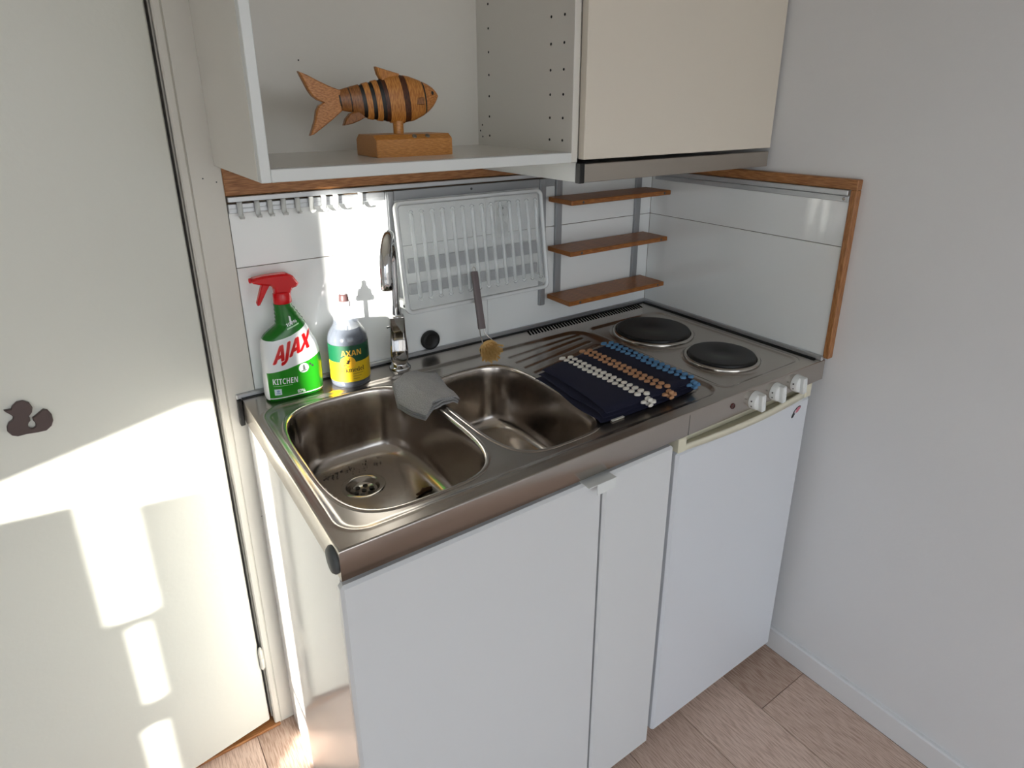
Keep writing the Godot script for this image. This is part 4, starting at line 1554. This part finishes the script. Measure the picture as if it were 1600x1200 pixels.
func fish() -> void:
	var z := 0.205
	org = Vector3(0.32, 1.4245, z)
	var f := thing("fish_sculpture", "wooden fish sculpture of striped segments on a block stand", "sculpture", org)
	var m := mb()
	# stand with chamfered top edges
	m.L = Transform3D(Basis(Vector3(0, 0, -1), Vector3(0, 1, 0), Vector3(1, 0, 0)), Vector3(0.3215, 1.4245, z))
	m.extrude([Vector2(-0.048, 0.0), Vector2(0.048, 0.0), Vector2(0.048, 0.0295), Vector2(0.036, 0.0385), Vector2(-0.036, 0.0385), Vector2(-0.048, 0.0305)], -0.0765, 0.0765, 0.0015)
	var st := part("stand", m, M.fish_stand, f)
	for x in [0.322, 0.3488]:
		m = mb()
		m.lathe(Vector3(x, 1.4596, z + 0.0425), [Vector2(0.0046, -0.002), Vector2(0.0046, 0.0005), Vector2(0.0038, 0.0018), Vector2(0.0025, 0.0004), Vector2(0.0005, 0.0004)], 20, true, true, Vector3(0, 0.75, -0.66 + 1.32).normalized())
		part("screw_head", m, M.steel_coin, st)
	m = mb()
	m.lathe(Vector3(0.3105, 1.462, z), [Vector2(0.0098, 0.0), Vector2(0.0098, 0.024)], 24)
	part("post", m, M.fish_stand, f)
	# body outline: x, top, bottom
	var prof := [[0.2, 1.538, 1.505], [0.2235, 1.5445, 1.5005], [0.2446, 1.5495, 1.4905], [0.26, 1.5533, 1.4875], [0.2786, 1.5575, 1.485], [0.3, 1.5635, 1.4825], [0.319, 1.567, 1.4818], [0.34, 1.564, 1.486], [0.36, 1.5575, 1.4945], [0.374, 1.5515, 1.5025], [0.384, 1.5452, 1.51], [0.391, 1.5385, 1.5185], [0.3948, 1.534, 1.5255], [0.3962, 1.5305, 1.529]]
	var at := func(x: float) -> Vector2:
		for i in prof.size() - 1:
			if x <= prof[i + 1][0]:
				var t: float = clampf((x - prof[i][0]) / (prof[i + 1][0] - prof[i][0]), 0.0, 1.0)
				return Vector2(lerpf(prof[i][1], prof[i + 1][1], t), lerpf(prof[i][2], prof[i + 1][2], t))
		return Vector2(1.5305, 1.53)
	for s in [[0.2, 0.2025, "fish_black", 0.0], [0.2025, 0.2195, "fish_mid", 0.0], [0.2195, 0.2215, "fish_black", -0.0015], [0.2215, 0.2405, "fish_mid", 0.0], [0.2405, 0.2475, "fish_black", -0.0016], [0.2475, 0.258, "fish_light", 0.0], [0.258, 0.2655, "fish_black", -0.0016], [0.2655, 0.2755, "fish_light", 0.0], [0.2755, 0.283, "fish_black", -0.0016], [0.283, 0.29, "fish_brown", -0.0006], [0.29, 0.3175, "fish_light", 0.001], [0.3175, 0.33, "fish_brown", -0.0006], [0.33, 0.3625, "fish_light", 0.0], [0.3625, 0.366, "fish_black", -0.001], [0.366, 0.3962, "fish_tail", 0.0]]:
		m = mb()
		var rings := []
		var n := maxi(2, int((s[1] - s[0]) / 0.003))
		for i in n + 1:
			var x := lerpf(s[0], s[1], i / float(n))
			var e: Vector2 = at.call(x)
			var hy: float = (e.x - e.y) * 0.5 + s[3]
			var hz: float = 0.4 * hy + 0.001
			var ring := []
			for k in 28:
				var a := TAU * k / 28
				var yy: float = sin(a) * hy
				# slices lean a little
				var lean: float = -yy * 0.13 * smoothed(0.396, 0.36, x)
				ring.append(Vector3(x + lean, (e.x + e.y) * 0.5 + yy, z + cos(a) * hz))
			rings.append(ring)
		m.loft(rings)
		part("body_slice", m, M[s[2]], f)
	m = mb()
	m.L = Transform3D(Basis(), Vector3(0, 0, z))
	m.extrude([Vector2(0.2035, 1.5384), Vector2(0.185, 1.5445), Vector2(0.165, 1.5535), Vector2(0.147, 1.5625), Vector2(0.1338, 1.5675), Vector2(0.137, 1.56), Vector2(0.147, 1.538), Vector2(0.1536, 1.528), Vector2(0.162, 1.522), Vector2(0.1725, 1.5182), Vector2(0.163, 1.513), Vector2(0.158, 1.505), Vector2(0.1545, 1.49), Vector2(0.147, 1.472), Vector2(0.1432, 1.464), Vector2(0.15, 1.466), Vector2(0.168, 1.478), Vector2(0.186, 1.4905), Vector2(0.2035, 1.504)], -0.0065, 0.0065, 0.002)
	part("tail", m, M.fish_tail, f)
	m = mb()
	m.L = Transform3D(Basis(), Vector3(0, 0, z))
	m.extrude([Vector2(0.2716, 1.5785), Vector2(0.2745, 1.566), Vector2(0.2815, 1.5545), Vector2(0.313, 1.557), Vector2(0.3165, 1.5675), Vector2(0.295, 1.5725)], -0.0065, 0.0065, 0.002)
	part("dorsal_fin", m, M.fish_light, f)
	m = mb()
	m.L = Transform3D(Basis(), Vector3(0, 0, z))
	m.extrude([Vector2(0.2046, 1.4796), Vector2(0.209, 1.4905), Vector2(0.218, 1.5), Vector2(0.234, 1.504), Vector2(0.246, 1.493), Vector2(0.234, 1.487), Vector2(0.22, 1.482)], -0.0065, 0.0065, 0.002)
	part("belly_fin", m, M.fish_mid, f)
	m = mb()
	m.ball(Vector3(0.3805, 1.5345, z + 0.0075), Vector3(0.0033, 0.004, 0.0024), 14, 8)
	part("eye", m, M.fish_black, f)
	m = mb()
	m.b2(0.341, 0.3605, 1.5135, 1.5275, z + 0.0095, z + 0.0158, 0.0015)
	part("side_fin", m, M.fish_mid, f)


func sink_bits() -> void:
	var floor_y := H - 0.0045 - 0.1535
	# a soggy scrap and dark grit left in the bowl
	org = Vector3(0.262, floor_y, 0.33)
	var m := mb()
	var rng := RandomNumberGenerator.new()
	rng.seed = 3
	var rings := []
	for i in 11:
		var t := i / 10.0
		var p := Vector3(lerpf(0.243, 0.281, t), floor_y + 0.006, lerpf(0.332, 0.3255, t) + 0.002 * sin(t * 9.0))
		var r := 0.0052 * pow(sin(PI * (0.06 + 0.88 * t)), 0.5) * rng.randf_range(0.75, 1.1)
		var ring := []
		for k in 10:
			var a := TAU * k / 10
			ring.append(p + Vector3(0, sin(a), cos(a)) * r * rng.randf_range(0.8, 1.15))
		rings.append(ring)
	m.loft(rings)
	solo("food_scrap", m, M.food_scrap, "brown soggy scrap lying in the sink bowl with the strainer", "scrap")
	org = Vector3(0.13, floor_y, 0.16)
	m = mb()
	for k in 46:
		var t := rng.randf()
		var p := Vector3(lerpf(0.085, 0.235, t) + rng.randf_range(-0.006, 0.006), floor_y + 0.004, 0.162 + rng.randf_range(-0.012, 0.016))
		p.y += maxf(0.0, (0.157 - p.z)) * 0.3
		m.ball(p, Vector3(rng.randf_range(0.0008, 0.0024), 0.0008, rng.randf_range(0.0008, 0.0016)), 6, 4)
	var g := solo("coffee_grit", m, M.grit, "dark specks of grit scattered behind the drain strainer", "grit")
	g.set_meta("kind", "stuff")
	# drops of water on the second bowl and the steel
	org = Vector3(0.45, floor_y, 0.4)
	m = mb()
	for k in 26:
		var p := Vector3(0.44 + rng.randf_range(-0.06, 0.06), floor_y + 0.0012, 0.33 + rng.randf_range(-0.1, 0.12))
		m.ball(p, Vector3(1, 0.5, 1) * rng.randf_range(0.0015, 0.0032), 10, 6)
	g = solo("water_drops", m, M.water, "clear drops of water on the floor of the second bowl", "water")
	g.set_meta("kind", "stuff")
